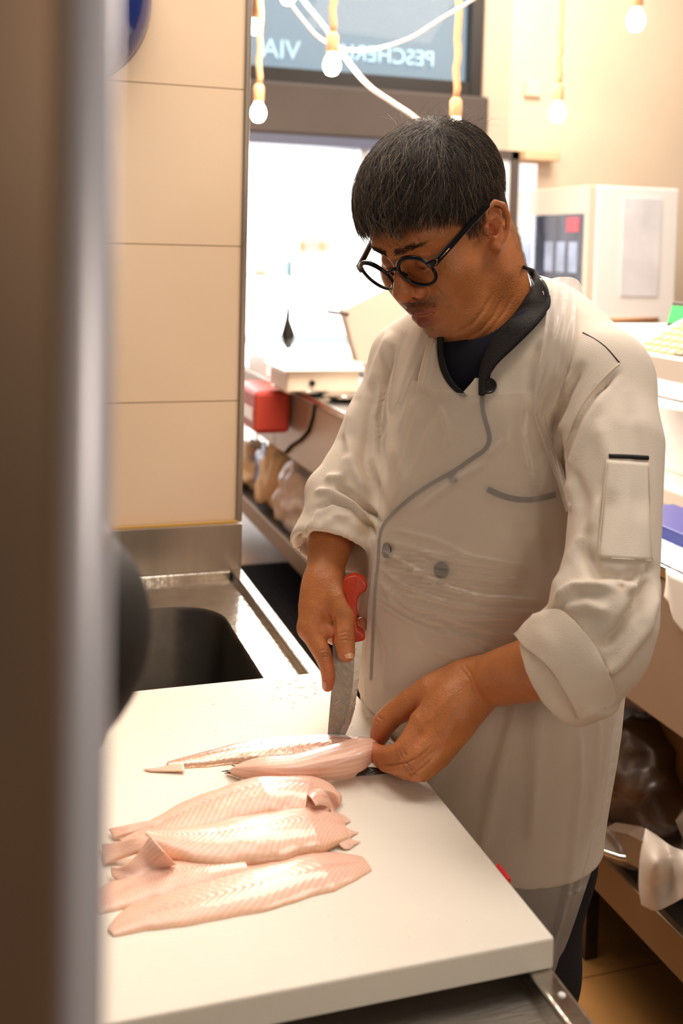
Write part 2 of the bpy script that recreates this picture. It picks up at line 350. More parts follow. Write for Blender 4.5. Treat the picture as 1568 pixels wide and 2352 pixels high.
for zz in (.55, .85, 1.15, 1.42):
    for k in range(5):
        if (k+int(zz*10)) % 4 == 1: continue
        loc(box('product', (f1[0]-.040, YR+.10+k*.135, zz), (f1[0]-.034, YR+.10+k*.135+.09, zz+.17), M['can'], fr, bev=.002), fr)
for k in (YR+.12,): loc(box('brand_sticker', (f1[0]-.041, k-.03, zd-.10), (f1[0]-.034, k+.10, zd-.02), mat('pink_sticker', (214, 96, 110), .5), fr), fr)
pst = box('poster', (f1[0]+.18, YR-.006, 1.30), (f1[0]+.42, YR-.002, Hf-.06), mat('pale_poster', (226, 226, 234), .6, noise=(5, .14, U1))); tag(pst, 'pale printed poster taped on the side of the white fridge', 'poster')
h1 = onaxis(1380, 735, YR-.012, 1); h2 = onaxis(1510, 733, YR-.012, 1)
rl = B().tube([(h1[0]-.04, YR-.011, h1[2]), (h2[0], YR-.011, h1[2]+.005)], .012, 10).build('wooden_rail', M['rope'], None, True); tag(rl, 'thin wooden rail along the side of the white fridge', 'rail')
# opened door leaf and pale panel behind the man's head
d1 = onaxis(1140, 345, 5.9, 1); d2 = onaxis(1190, 342, 5.9, 1)
dl = struct(B().box((d1[0]-.3, 5.88, d1[2]-.05), (d2[0], 5.93, d1[2])).box((d2[0]-.05, 5.88, 0), (d2[0], 5.93, d1[2])).build('door_1', M['shutter']))
gp = box('door_glass', (d1[0]-.3, 5.90, .02), (d2[0]-.05, 5.91, d1[2]-.05), mat('pale_door_glass', (235, 240, 250), .2), dl)
pp = onaxis(1196, 375, 6.2, 1); pq = onaxis(1240, 375, 6.2, 1)
o = struct(box('trim_3', (pp[0], 6.2, 0), (pq[0]-.02, 6.3, pp[2]), mat('pale_blue_panel', (226, 232, 244), .5)))
sg1 = onaxis(1200, 345, 6.4, 1); sg2 = onaxis(1280, 372, 6.4, 1)
o = box('wall_sign', (sg1[0], 6.36, sg2[2]), (sg2[0], 6.5, sg1[2]), mat('pale_wood', (232, 196, 156), .6), bev=.01); tag(o, 'small orange wooden bracket on the wall above the fridge', 'bracket')
sw = onaxis(1222, 205, 6.49, 1)
o = box('wall_box', (sw[0]-.06, 6.46, sw[2]-.05), (sw[0]+.06, 6.5, sw[2]+.05), mat('cream_box', (250, 228, 200), .5), bev=.01); tag(o, 'small cream box fixed high on the beige wall', 'box')
# ---------------------------------------------------------------- things seen through the shop window
def zat(px, py, Y): return onaxis(px, py, Y, 1)
YS = 6.95
M['pale'] = mat('sunlit_pale_paint', (246, 244, 246), .6); M['cyan'] = mat('cyan_bottle', (88, 186, 214), .4); M['orangedot'] = mat('orange_print', (246, 190, 112), .6)
a = zat(540, 630, YS); b = zat(850, 640, YS)
sh = box('window_shelf', (a[0], YS-.05, a[2]-.012), (b[0], YS+.1, a[2]+.004), mat('glass_shelf_green', (205, 222, 218), .3)); sp2 = B()
for xx in (a[0]+.1, b[0]-.1): sp2.tube([(xx, YS+.05, 0), (xx, YS+.05, a[2]-.01)], .008, 8)
sp2.build('shelf_post', M['white'], sh); tag(sh, 'pale green glass shelf in the bright window', 'shelf')
a = zat(676, 530, YS); b = zat(762, 628, YS)
bx = empty('poster_board', ((a[0]+b[0])/2, YS, b[2])); tag(bx, 'pale board with two orange dots standing on the window shelf', 'board')
loc(box('panel', (a[0], YS-.004, sh.bound_box[0][2]+.018), (b[0], YS+.01, a[2]), M['pale'], bx), bx)
for px_ in (689, 741):
    c = zat(px_, 566, YS); loc(B().lathe([(.032, 0), (.032, .006)], (c[0], YS-.012, c[2]), 16, 1).build('orange_dot', M['orangedot'], bx), bx)
zs_ = sh.bound_box[0][2]+.017
for px_, r_, lb in ((655, .03, 'cyan bottle on the window shelf left of the dotted board'), (776, .02, 'slim cyan bottle on the window shelf right of the dotted board')):
    c = zat(px_, 620, YS); bt = empty('bottle', (c[0], YS, zs_)); tag(bt, lb, 'bottle', 'cyan bottles on the window shelf')
    B().lathe([(r_, 0), (r_, .085), (r_*.5, .10)], (0, 0, 0), 14).build('bottle_body', M['cyan'], bt, True)
    B().lathe([(r_*.55, .10), (r_*.55, .125)], (0, 0, 0), 12).build('cap', M['pale'], bt, True)
c = zat(600, 615, YS); o = B().lathe([(.075, 0), (.08, .02), (.02, .05), (.015, .09)], (c[0], YS, zs_), 16).build('cream_jar', mat('cream_paper', (240, 234, 212), .7), None, True); tag(o, 'small cream coloured jar at the left end of the window shelf', 'jar')
a = zat(560, 768, 6.8); b = zat(800, 792, 6.8)
o = box('painted_ledge', (a[0], 6.75, b[2]), (b[0]+.3, 6.85, a[2]), mat('pale_cyan_paint', (200, 226, 234), .6)); 
for xx in (a[0]+.1, b[0]+.2): B().tube([(xx, 6.8, 0), (xx, 6.8, b[2]+.005)], .012, 8).build('ledge_post', M['white'], o)
tag(o, 'pale cyan ledge low in the bright window', 'ledge')
# parcel stack and boxes on the counter, dark hanging brush
q = onaxis(703, 866, 3.9, 1); 
wt = .951
lm = onz(655, 905, wt); rm = onz(812, 905, wt)
bs = empty('counter_scale', tuple((lm+rm)/2)); tag(bs, 'low pale weighing scale on the counter left of the man\'s sleeve', 'scale')
X0, X1 = XC+.02, XC+.36; ya, yb = lm[1]-.1, lm[1]+.12
a = onaxis(655, 848, lm[1], 1); 
loc(box('scale_base', (lm[0], lm[1]-.02, wt), (lm[0]+.30, lm[1]+.25, a[2]-.01), M['offwhite'], bs, bev=.012), bs)
loc(box('weighing_pan', (lm[0]-.02, lm[1]-.04, a[2]-.008), (lm[0]+.32, lm[1]+.27, a[2]+.004), M['white'], bs, bev=.004), bs)
loc(B().lathe([(.012, 0), (.012, .01)], (lm[0]+.10, lm[1]-.031, wt+(a[2]-wt)*.45), 14, 1).build('knob', M['black'], bs), bs)
c = onaxis(870, 745, 3.6, 1); 
hood = empty('counter_monitor', (c[0], 3.6, .951)); tag(hood, 'pale angular monitor seen from behind on the counter, left of the man\'s face', 'monitor')
pz = [onaxis(x, y, 3.6, 1) for x, y in ((790, 712), (905, 655), (960, 660), (960, 860), (822, 830))]
loc(B().prism(pz, (0, .06, 0)).build('housing', M['offwhite'], hood), hood)
st = onaxis(752, 716, 3.6, 1); loc(B().tube([st, onaxis(800, 722, 3.6, 1)], .006, 8).build('bracket', M['shutter'], hood, True), hood)
bz = onaxis(880, 850, 3.63, 1); loc(box('foot', (bz[0]-.05, 3.58, .951), (bz[0]+.05, 3.70, bz[2]+.02), M['offwhite'], hood), hood)
c0 = P(664, 690, 4.4); c1 = P(660, 735, 4.4); c2 = P(662, 800, 4.4)
o = B().tube([P(668, 600, 4.4)+0, c0, c1, P(661, 768, 4.4), c2], [.003, .004, .01, .028, .012], 10).build('hanging_brush', M['black'], None, True); tag(o, 'dark slim brush with tapered handle standing on the far counter', 'brush')
# glossy fish trays on the far counter (bright glints)
for i, (px_, py_) in enumerate(((600, 838), (690, 905), (772, 918), (652, 892))):
    q = onz(px_, py_, wt); 
    if i in (1, 3, 2):
        o = B().lathe([(.05, 0), (.075, .012), (.08, .014)], (q[0]+.03, q[1], wt), 18).build('steel_dish', M['steel_wet'], None, True)
        tag(o, ('glinting steel dish on the counter below the pale scale', 'glinting steel dish nearest to the man\'s sleeve', 'glinting steel dish nearest to the partition')[(1, 2, 3).index(i)], 'dish', 'steel dishes on the far counter')
for i, (px_, py_, w_, h_) in enumerate(((600, 850, .30, .10), (735, 826, .22, .06))):
    q = onz(px_, py_+20, wt); o = box('white_crate', (q[0]+.02, q[1], wt), (q[0]+.02+w_, q[1]+.35, wt+h_), M['white'], bev=.012)
    tag(o, ('white foam crate on the counter close to the partition edge', 'lower white foam crate behind the pale scale')[i], 'crate')
q = onz(700, 830, wt); o = B().lathe([(.07, 0), (.075, .02), (.03, .03)], (q[0]+.1, q[1]+.3, wt+.06), 16).build('orange_lid', M['rope'], None, True)
bpy.data.objects.remove(o)
# red extinguisher-like bin hanging in front of the panel, cable
a = onaxis(592, 872, XC-.06, 0); b = onaxis(640, 985, XC-.06, 0)
o = B().box((XC-.16, b[1], b[2]-.02), (XC-.01, a[1]-.02, a[2]), .02).build('red_bin', M['red'], None); tag(o, 'blurred red plastic bin hooked on the counter panel', 'bin')
wb = box('white_label', (XC-.163, b[1]+.05, (a[2]+b[2])/2-.05), (XC-.159, a[1]-.06, (a[2]+b[2])/2), M['white'], o)
pts = [onaxis(x, y, XC-.006, 0) for x, y in ((722, 930), (718, 960), (708, 990), (690, 1010), (668, 1024), (655, 1040))]
o = B().tube(pts, .006, 8).build('cable', M['blackmatte'], None, True); tag(o, 'dark cable hanging down the counter back panel', 'cable')
# ================================================================ things on the low shelf of the display counter
from mathutils import noise as mn
def crumple(name, c, rad, m, amp=.25, fr=6, seed=0, flat=0, sub=4, parent=None, rz=0):
    bm = bmesh.new(); bmesh.ops.create_icosphere(bm, subdivisions=sub, radius=1)
    for v in bm.verts:
        d = v.co.normalized(); n = mn.noise(d*fr*.35 + Vector((seed*3.1, 0, 0))) + .5*abs(mn.noise(d*fr*.9 + Vector((0, seed*2.3, 0)))) 
        k = 1 + amp*n*1.6; p = Vector((d.x*k*rad[0], d.y*k*rad[1], d.z*k*rad[2]))
        if p.z < -rad[2]*.8: p.z = -rad[2]*.8
        v.co = p
    bmesh.ops.rotate(bm, verts=bm.verts, cent=(0, 0, 0), matrix=Matrix.Rotation(rz, 3, 'Z'))
    zmin = min(v.co.z for v in bm.verts)
    for v in bm.verts: v.co.z -= zmin
    me = bpy.data.meshes.new(name); bm.to_mesh(me); bm.free(); me.polygons.foreach_set('use_smooth', [True]*len(me.polygons))
    o = link(name, me, m, parent); o.location = tuple(c); return o
ZS = .301
def onshelf(px, py, dz=0): return onz(px, py, ZS+dz)
# left, far part seen beside the sleeve
xs = XC+.05
def shp(px, py, y=None, x=XC+.12): q = onaxis(px, py, x, 0); return q
items = [
 ('plastic_bag', 594, 1030, (.08, .12, .09), 'cloth2', 'pale blurred bag on the low shelf, nearest the partition'),
 ('blue_bag', 612, 1118, (.05, .16, .13), 'blue', 'deep blue plastic bag on the low shelf'),
 ('cardboard_box', 640, 1090, (.12, .13, .16), 'brown', 'small brown cardboard box behind the blue bag'),
 ('paper_bag', 645, 1150, (.10, .12, .17), 'cloth2', 'cream paper bag right of the blue bag on the low shelf'),
 ('plastic_bag', 690, 1160, (.10, .16, .15), 'bagw', 'white plastic bag on the low shelf close to the sleeve cuff'),
 ('plastic_bag', 580, 1100, (.10, .15, .12), 'cloth2', 'cream bag on the low shelf, half hidden by the partition')]
M['cloth2'] = mat('cream_paper_bag', (232, 200, 160), .7); M['bagw'] = mat('white_plastic', (224, 208, 200), .4)
for i, (nm, px_, py_, rad, mm, lb) in enumerate(items):
    q = shp(px_, py_)
    if nm == 'cardboard_box':
        o = B().box((q[0]+.05, q[1]-.06, ZS), (q[0]+.2, q[1]+.12, ZS+.20), .004).box((q[0]+.045, q[1]-.065, ZS+.18), (q[0]+.205, q[1]+.125, ZS+.205), .002).build(nm, M[mm])
    else:
        o = crumple(nm, (q[0], q[1], ZS), rad, M[mm], .3, 6, i+1)
    tag(o, lb, nm.split('_')[1], None)
# right, near part under the panel
qa = onaxis(1470, 1760, XC+.10, 0)
o = crumple('plastic_bag', (XC+.16, 1.99, ZS), (.12, .14, .12), mat('brown_bag_plastic', (96, 62, 34), .3, coat=.5, noise=(4, .4, U1)), .26, 7, 11, sub=3); tag(o, 'dark brown glossy bag on the low shelf beside the apron', 'bag')
o = crumple('paper_roll', (XC+.28, 1.95, ZS+.02), (.10, .36, .16), mat('ochre_paper', (150, 96, 34), .6, noise=(5, .35, U1)), .12, 4, 15); tag(o, 'long ochre paper roll lying at the back of the low shelf', 'roll')
# tilted clear tray with steel rim
tr_ = empty('clear_tray', (XC+.05, 1.86, ZS)); tag(tr_, 'clear plastic tray with rounded glinting rim on the low shelf', 'tray')
ring = [(XC+.10+.15*math.cos(t), 1.86+.17*math.sin(t), ZS+.10+.05*math.cos(t)) for t in np.linspace(0, 2*PI, 33)]
loc(B().tube(ring, .006, 8).build('rim', M['steel_wet'], tr_, True), tr_)
vs = [(XC+.10, 1.86, ZS+.002)]; 
for t in np.linspace(0, 2*PI, 33)[:-1]:
    for k, s_ in enumerate((.55, .8, 1)):
        vs.append((XC+.10+.15*s_*math.cos(t), 1.86+.17*s_*math.sin(t), ZS+.004+(.0, .035, .096)[k]+(.0, .02, .05)[k]*math.cos(t)))
fs = []
for i in range(32):
    a, b = 1+3*i, 1+3*((i+1) % 32); fs += [(0, a, b), (a, a+1, b+1, b), (a+1, a+2, b+2, b+1)]
loc(mesh_np('tray_wall', vs, fs, M['bag'], tr_), tr_)
o = crumple('plastic_bag', (XC+.20, 1.69, ZS), (.12, .09, .12), M['bag'], .22, 9, 21, sub=3); tag(o, 'crumpled clear plastic bag at the right end of the low shelf', 'bag')
pts = [onaxis(x, y, XC-.02, 0) for x, y in ((1384, 1905), (1440, 1915), (1478, 1935), (1476, 2000), (1430, 1975), (1396, 1930))]
o = B().prism(pts, (.03, 0, .01)).build('plastic_box', mat('smoky_plastic_box', (104, 84, 68), .25, coat=.4)); tag(o, 'smoky translucent plastic box at the shelf edge left of the hanging film', 'box')
# ribbed rubber mat on the floor of the aisle
mb = B().box((.60, 2.4, 0.0), (1.50, 4.98, .010), .002)
for k in range(30): mb.box((.61+k*.0295, 2.41, .010), (.61+k*.0295+.014, 4.97, .014))
o = mb.build('rubber_mat', M['blackmatte']); tag(o, 'black ribbed rubber mat on the aisle floor beyond the sink counter', 'mat')
# ================================================================ steel sink counter, near steel upright, cutting board
XE = .472; ZD = .886
sk = empty('sink_counter', (0, 1.3, 0)); tag(sk, 'stainless steel sink counter with raised rim, standing against the tiled partition', 'counter')
def rrect(x0, y0, x1, y1, r, n=10):
    out = []
    for cx, cy, a0 in ((x1-r, y1-r, 0), (x0+r, y1-r, PI/2), (x0+r, y0+r, PI), (x1-r, y0+r, 1.5*PI)):
        for k in range(n+1):
            a = a0 + PI/2*k/n; out.append((cx+r*math.cos(a), cy+r*math.sin(a)))
    return out
ix0, iy0, ix1, iy1 = -.20, 1.38, .392, 1.872
inner = rrect(ix0, iy0, ix1, iy1, .085); ox0, oy0, ox1, oy1 = -1.2, .58, .449, 2.012
vs = []; fs = []; n = len(inner)
cx, cy = (ix0+ix1)/2, (iy0+iy1)/2
def outp(p):
    dx, dy = p[0]-cx, p[1]-cy; t = min(((ox1 if dx > 0 else ox0)-cx)/dx if abs(dx) > 1e-6 else 9e9, ((oy1 if dy > 0 else oy0)-cy)/dy if abs(dy) > 1e-6 else 9e9); return (cx+dx*t, cy+dy*t)
out = [outp(p) for p in inner]
levels = [(out, ZD), (inner, ZD), ([(cx+(p[0]-cx)*.985, cy+(p[1]-cy)*.985) for p in inner], ZD-.006), ([(cx+(p[0]-cx)*.96, cy+(p[1]-cy)*.96) for p in inner], ZD-.20), ([(cx+(p[0]-cx)*.85, cy+(p[1]-cy)*.85) for p in inner], ZD-.225)]
def strip(name, lv, m, cap=False, smooth=True):
    vs = [(p[0], p[1], z) for L_, z in lv for p in L_]; fs = [(k*n+i, k*n+(i+1) % n, (k+1)*n+(i+1) % n, (k+1)*n+i) for k in range(len(lv)-1) for i in range(n)]
    if cap: fs.append(tuple((len(lv)-1)*n+i for i in range(n)))
    return loc(mesh_np(name, vs, fs, m, sk, smooth), sk)
strip('deck', levels[:2], M['steel_wet'], smooth=False)
# corners of the deck that the radial strip cuts off
dk = B()
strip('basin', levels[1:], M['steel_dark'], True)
loc(box('under_plate', (-1.2, .58, ZD-.012), (-.22, 2.012, ZD-.002), M['steel'], sk), sk)
loc(box('under_plate', (-.22, .58, ZD-.012), (.449, 1.37, ZD-.002), M['steel'], sk), sk)
loc(box('under_plate', (.395, 1.37, ZD-.012), (.449, 2.012, ZD-.002), M['steel_wet'], sk), sk)
loc(box('under_plate', (-.22, 1.876, ZD-.012), (.449, 2.012, ZD-.002), M['steel_wet'], sk), sk)
loc(box('rim', (.449, .58, ZD-.02), (XE, 2.034, .8995), M['steel_wet'], sk, bev=.0035, seg=3), sk)
loc(box('rim', (-1.2, 2.012, ZD-.02), (.4488, 2.034, .8995), M['steel_wet'], sk, bev=.0035, seg=3), sk)
loc(box('upstand', (-1.2, 2.022, .89), (.4705, 2.0335, .988), M['steel_v'], sk, bev=.002), sk)
loc(box('sealant', (-1.2, 2.026, .987), (.462, 2.0345, .992), mat('yellowed_sealant', (206, 160, 84), .6), sk), sk)
loc(box('skirt', (.445, .58, .80), (.468, 2.03, ZD-.02), M['steel_v'], sk), sk)
loc(box('skirt', (-1.2, .585, .80), (.44, .60, ZD-.01), M['steel_v'], sk), sk)
for x, y in ((.43, .61), (.43, 2.0), (-1.15, .61), (-1.15, 2.0)):
    loc(B().tube([(x, y, 0), (x, y, .85)], .02, 12).build('leg', M['steel'], sk, True), sk)
bd = B().box((.03, .806, .900), (XE, 1.425, .928), .0022, 2).build('cutting_board', M['board']); tag(bd, 'thick white plastic cutting board lying across the steel sink counter', 'cutting board')
# rivet-like drop on the rim
q = onz(1290, 2285, .8997); o = B().lathe([(.0035, 0), (.003, .001), (.001, .0018)], (q[0], q[1], .8995), 14).build('water_drop', M['white'], None, True); tag(o, 'pale drop on the steel rim below the board corner', 'drop')
# near upright: steel cabinet edge with a round tube, a dark groove and a door panel
uq = P(252, 1176, .27); ux = uq[0]; 
cb = empty('steel_cabinet', (ux-.2, .36, 0)); tag(cb, 'tall brushed steel cabinet very close at the left edge, out of focus', 'cabinet')
g1 = P(132, 1176, .27)[0]; g2 = P(186, 1176, .27)[0]
loc(box('body', (ux-.45, .285, .0), (ux-.002, .46, 2.4), M['steel_v'], cb), cb)
loc(box('door', (ux-.45, .250, .05), (g1, .285, 2.35), mat('bronze_tinted_steel', (128, 102, 80), .4, .5, noise=(3, .3, (3, 3, .8))), cb, bev=.004), cb)
loc(box('groove', (g1-.001, .270, .03), (g2, .286, 2.35), M['steel_dark'], cb), cb)
loc(B().tube([(ux-.0060, .274, .0), (ux-.0060, .274, 2.4)], .0068, 20).build('corner_tube', mat('polished_steel_tube', (206, 204, 214), .3, .4), cb, True), cb)
# rounded dark dispenser fixed behind the upright
t0 = P(343, 1420, .60); zt_ = P(300, 1085, .60)[2]; zb_ = P(300, 1745, .60)[2]; zc_ = (zt_+zb_)/2; hh = (zt_-zb_)/2
dp = empty('rounded_dispenser', (t0[0]-.1, t0[1], zc_-hh*1.1)); tag(dp, 'dark rounded dispenser fixed behind the steel cabinet, out of focus', 'dispenser')
prof = []
for t in np.linspace(-1.12, 1.12, 29):
    a = min(1, abs(t)); r_ = (1-a**2.3)**.5*.135 if a < 1 else .004
    prof.append((max(r_, .004), t*hh*.98))
prof = [p for p in prof if abs(p[1]) <= hh*1.02]
cxx, cyy = t0[0]-.135, t0[1]+.0
loc(B().lathe(prof, (cxx, cyy, zc_), 40, 2).build('shell', mat('dark_smoked_plastic', (24, 20, 16), .6, spec=.3), dp, True), dp)
for s_ in (1, -1):
    zz = hh*.58*s_; r_ = (1-abs(.58/.98)**2.3)**.5*.135
    loc(B().lathe([(r_-.004, zz-.009), (r_+.0012, zz-.007), (r_+.0012, zz+.007), (r_-.004, zz+.009)], (cxx, cyy, zc_), 40, 2).build('band', mat('olive_band', (110, 84, 40), .5), dp, True), dp)
loc(box('bracket', (cxx-.06, .455, zc_-.03), (cxx+.03, cyy-.05, zc_+.03), M['steel_dark'], dp), dp)
# glossy blue plastic bowl hanging on the tiled wall, rim to the viewer
bq = P(262, 20, 1.95)
bb = empty('blue_bowl', tuple(bq)); tag(bb, 'glossy blue plastic bowl hung on the tiled wall at the top left', 'bowl')
M['blueplastic'] = mat('glossy_blue_plastic', (30, 48, 120), .15, coat=.35, spec=.4, noise=(3, .3, U1))
cc = onaxis(188, -20, 2.02, 1); R_ = onaxis(350, -20, 2.02, 1)[0]-cc[0]; h_ = .13
prof = []
for t in np.linspace(0, 1, 14): a = t*PI/2; prof.append((max(R_*math.sin(a), .003), 2.03 - h_*math.cos(a) - cc[1]))
prof2 = [(p[0]*.975, p[1]+.004) for p in prof[::-1]]
ob = B().lathe(prof + [(R_*1.01, prof[-1][1]+.002)], tuple(cc), 56, 1).build('bowl_shell', M['blueplastic'], bb, True); ob.scale = (1, 1, 1.25); ob.location = (-bq[0], -bq[1], -bq[2] - cc[2]*.25); 
# ================================================================ sculpting: distance fields on a grid, smooth joins, surface nets
class SDF:
    def __init__(s, lo, hi, h):
        s.lo = np.array(lo, float); s.h = h; s.n = np.ceil((np.array(hi)-s.lo)/h).astype(int)+1
        s.D = np.full(s.n, .5, np.float32)
    def _sub(s, lo, hi, m):
        i0 = np.clip(np.floor((np.array(lo)-m-s.lo)/s.h).astype(int), 0, s.n); i1 = np.clip(np.ceil((np.array(hi)+m-s.lo)/s.h).astype(int)+1, 0, s.n)
        if (i1 <= i0).any(): return None
        ax = [(s.lo[k] + s.h*np.arange(i0[k], i1[k])).astype(np.float32) for k in range(3)]
        X = ax[0][:, None, None]; Y = ax[1][None, :, None]; Z = ax[2][None, None, :]
        return (slice(i0[0], i1[0]), slice(i0[1], i1[1]), slice(i0[2], i1[2])), X, Y, Z
    def _mix(s, sl, d, k, sub):
        a = s.D[sl]
        if sub:
            d = -d
            if k > 0: hh = np.maximum(k-np.abs(a-d), 0)/k; s.D[sl] = np.maximum(a, d) + hh*hh*k*.25
            else: s.D[sl] = np.maximum(a, d)
        else:
            if k > 0: hh = np.maximum(k-np.abs(a-d), 0)/k; s.D[sl] = np.minimum(a, d) - hh*hh*k*.25
            else: s.D[sl] = np.minimum(a, d)
    def chain(s, pts, rad, k=0, sub=False):
        pts = [np.array(p, float) for p in pts]; rad = list(rad) if hasattr(rad, '__len__') else [rad]*len(pts)
        if len(pts) == 1: pts = pts*2; rad = rad*2
        lo = np.min([p-r for p, r in zip(pts, rad)], 0); hi = np.max([p+r for p, r in zip(pts, rad)], 0)
        g = s._sub(lo, hi, max(k, 2*s.h)+.001)
        if g is None: return s
        sl, X, Y, Z = g; best = None
        for a, b, ra, rb in zip(pts[:-1], pts[1:], rad[:-1], rad[1:]):
            ab = b-a; L = ab@ab + 1e-12
            t = np.clip(((X-a[0])*ab[0] + (Y-a[1])*ab[1] + (Z-a[2])*ab[2])/L, 0, 1)
            d = np.sqrt((X-a[0]-t*ab[0])**2 + (Y-a[1]-t*ab[1])**2 + (Z-a[2]-t*ab[2])**2) - (ra + t*(rb-ra))
            best = d if best is None else np.minimum(best, d)
        s._mix(sl, best.astype(np.float32), k, sub); return s
    def ell(s, c, r, k=0, sub=False, R=None):
        c = np.array(c, float); r = np.array(r, float)
        m = r if R is None else np.sqrt(((np.array(R)*r)**2).sum(1))
        g = s._sub(c-m, c+m, max(k, 2*s.h)+.001)
        if g is None: return s
        sl, X, Y, Z = g; X = X-c[0]; Y = Y-c[1]; Z = Z-c[2]
        if R is not None:
            R = np.array(R, float); X, Y, Z = (R[0, i]*X+R[1, i]*Y+R[2, i]*Z for i in range(3))
        k0 = np.sqrt((X/r[0])**2+(Y/r[1])**2+(Z/r[2])**2); k1 = np.sqrt((X/r[0]**2)**2+(Y/r[1]**2)**2+(Z/r[2]**2)**2)+1e-9
        s._mix(sl, (k0*(k0-1)/k1).astype(np.float32), k, sub); return s
    def plane(s, p, n, k=0):                      # cut away the side the normal points to
        n = np.array(n, float); n /= np.linalg.norm(n); sl, X, Y, Z = s._sub(s.lo, s.lo+s.h*s.n, 0)
        d = -((X-p[0])*n[0]+(Y-p[1])*n[1]+(Z-p[2])*n[2])
        s._mix(sl, d.astype(np.float32)*np.ones(s.n, np.float32), k, True); return s
    def mesh(s):
        D = s.D; n = np.array(D.shape); I = D < 0
        c = [I[i:n[0]-1+i, j:n[1]-1+j, k:n[2]-1+k] for i in (0, 1) for j in (0, 1) for k in (0, 1)]
        tot = sum(x.astype(np.uint8) for x in c); mixed = (tot > 0) & (tot < 8); idx = np.argwhere(mixed)
        off = np.array([(i, j, k) for i in (0, 1) for j in (0, 1) for k in (0, 1)])
        v = np.stack([D[idx[:, 0]+o[0], idx[:, 1]+o[1], idx[:, 2]+o[2]] for o in off], 1)
        acc = np.zeros((len(idx), 3)); cnt = np.zeros(len(idx))
        for a in range(8):
            for b in range(a+1, 8):
                if abs(off[a]-off[b]).sum() != 1: continue
                va, vb = v[:, a], v[:, b]; cr = (va < 0) != (vb < 0); t = np.where(cr, va/(va-vb+1e-12*(va == vb)), 0)
                acc += np.where(cr[:, None], off[a]+t[:, None]*(off[b]-off[a]), 0); cnt += cr
        V = s.lo + s.h*(idx + acc/cnt[:, None])
        mp = -np.ones(mixed.shape, np.int64); mp[tuple(idx.T)] = np.arange(len(idx)); F_ = []
        for ax in range(3):
            o = [i for i in range(3) if i != ax]; sl0 = [slice(None)]*3; sl1 = [slice(None)]*3
            sl0[ax] = slice(0, n[ax]-1); sl1[ax] = slice(1, n[ax])
            A_ = I[tuple(sl0)]; B_ = I[tuple(sl1)]; e = np.argwhere(A_ != B_)
            e = e[(e[:, o[0]] > 0) & (e[:, o[1]] > 0) & (e[:, o[0]] < n[o[0]]-1) & (e[:, o[1]] < n[o[1]]-1)]
            def g(d0, d1):
                q = e.copy(); q[:, o[0]] -= d0; q[:, o[1]] -= d1; return mp[q[:, 0], q[:, 1], q[:, 2]]
            quad = np.stack([g(1, 1), g(0, 1), g(0, 0), g(1, 0)], 1); fl = A_[tuple(e.T)]
            if ax == 1: fl = ~fl
            quad[~fl] = quad[~fl][:, ::-1]; F_.append(quad)
        return V, np.concatenate(F_)
def edges_of(Fq): 
    e = np.concatenate([Fq[:, [i, (i+1) % Fq.shape[1]]] for i in range(Fq.shape[1])]); e.sort(1); return np.unique(e, axis=0)
def relax(V, Fq, it=2, lam=.5):
    e = edges_of(Fq); deg = np.bincount(e.ravel(), minlength=len(V))[:, None]+1e-9
    for _ in range(it):
        s_ = np.zeros_like(V)
        for k in range(3): s_[:, k] = np.bincount(e[:, 0], V[e[:, 1], k], len(V)) + np.bincount(e[:, 1], V[e[:, 0], k], len(V))
        V = V + lam*(s_/deg - V)
    return V
def normals(V, Fq):
    nn = np.cross(V[Fq[:, 2]]-V[Fq[:, 0]], V[Fq[:, 3]]-V[Fq[:, 1]]); N_ = np.zeros_like(V)
    for k in range(3):
        for j in range(4): N_[:, k] += np.bincount(Fq[:, j], nn[:, k], len(V))
    return N_/(np.linalg.norm(N_, axis=1, keepdims=True)+1e-12)
def segd(U_, line):
    """distance of 2-D points from a polyline, and the parameter along it"""
    best = np.full(len(U_), 1e9); par = np.zeros(len(U_)); line = np.array(line, float); n = len(line)-1; side = np.zeros(len(U_))
    for i in range(n):
        a, b = line[i], line[i+1]; ab = b-a; t = np.clip(((U_-a)@ab)/(ab@ab+1e-9), 0, 1); w = U_-(a+t[:, None]*ab); d = np.linalg.norm(w, axis=1)
        m = d < best; best[m] = d[m]; par[m] = (i+t[m])/n; side[m] = np.sign(ab[0]*w[m, 1]-ab[1]*w[m, 0])
    return best, par, side
def furrow(V, N_, line, w, amp, taper=True, one=0):
    """press (amp<0) or raise (amp>0) a soft furrow of half width w (pixels) along a line seen from the front"""
    pr = proj(V); lo = np.min(line, 0)-4*w; hi = np.max(line, 0)+4*w
    m = ((N_@FW) < .15) & (pr[:, 0] > lo[0]) & (pr[:, 0] < hi[0]) & (pr[:, 1] > lo[1]) & (pr[:, 1] < hi[1]); id_ = np.where(m)[0]
    if not len(id_): return V
    d, t, sd = segd(pr[id_, :2], line); g = np.exp(-(d/w)**2)
    if one: g = np.where(sd*one > 0, g, np.exp(-(d/(w*.25))**2))
    if taper: g = g*np.clip(np.minimum(t, 1-t)*6, 0, 1)
    V = V.copy(); V[id_] += N_[id_]*(amp*g)[:, None]; return V
def inpoly(U_, poly):
    poly = np.array(poly, float); x, y = U_[:, 0], U_[:, 1]; r = np.zeros(len(U_), bool); j = len(poly)-1
    for i in range(len(poly)):
        xi, yi = poly[i]; xj, yj = poly[j]; c = ((yi > y) != (yj > y)) & (x < (xj-xi)*(y-yi)/(yj-yi+1e-12)+xi); r ^= c; j = i
    return r
def K(px, py, z): return np.array([(px-784)/FPX*z, -(py-PPY)/FPX*z, z])      # lens-axis frame of the person's blocking
BC = np.array([RI, UP, FW]).T
def k2w(V): return CAM + np.asarray(V)@BC.T
def flipped(Fq): return Fq[:, ::-1].copy()
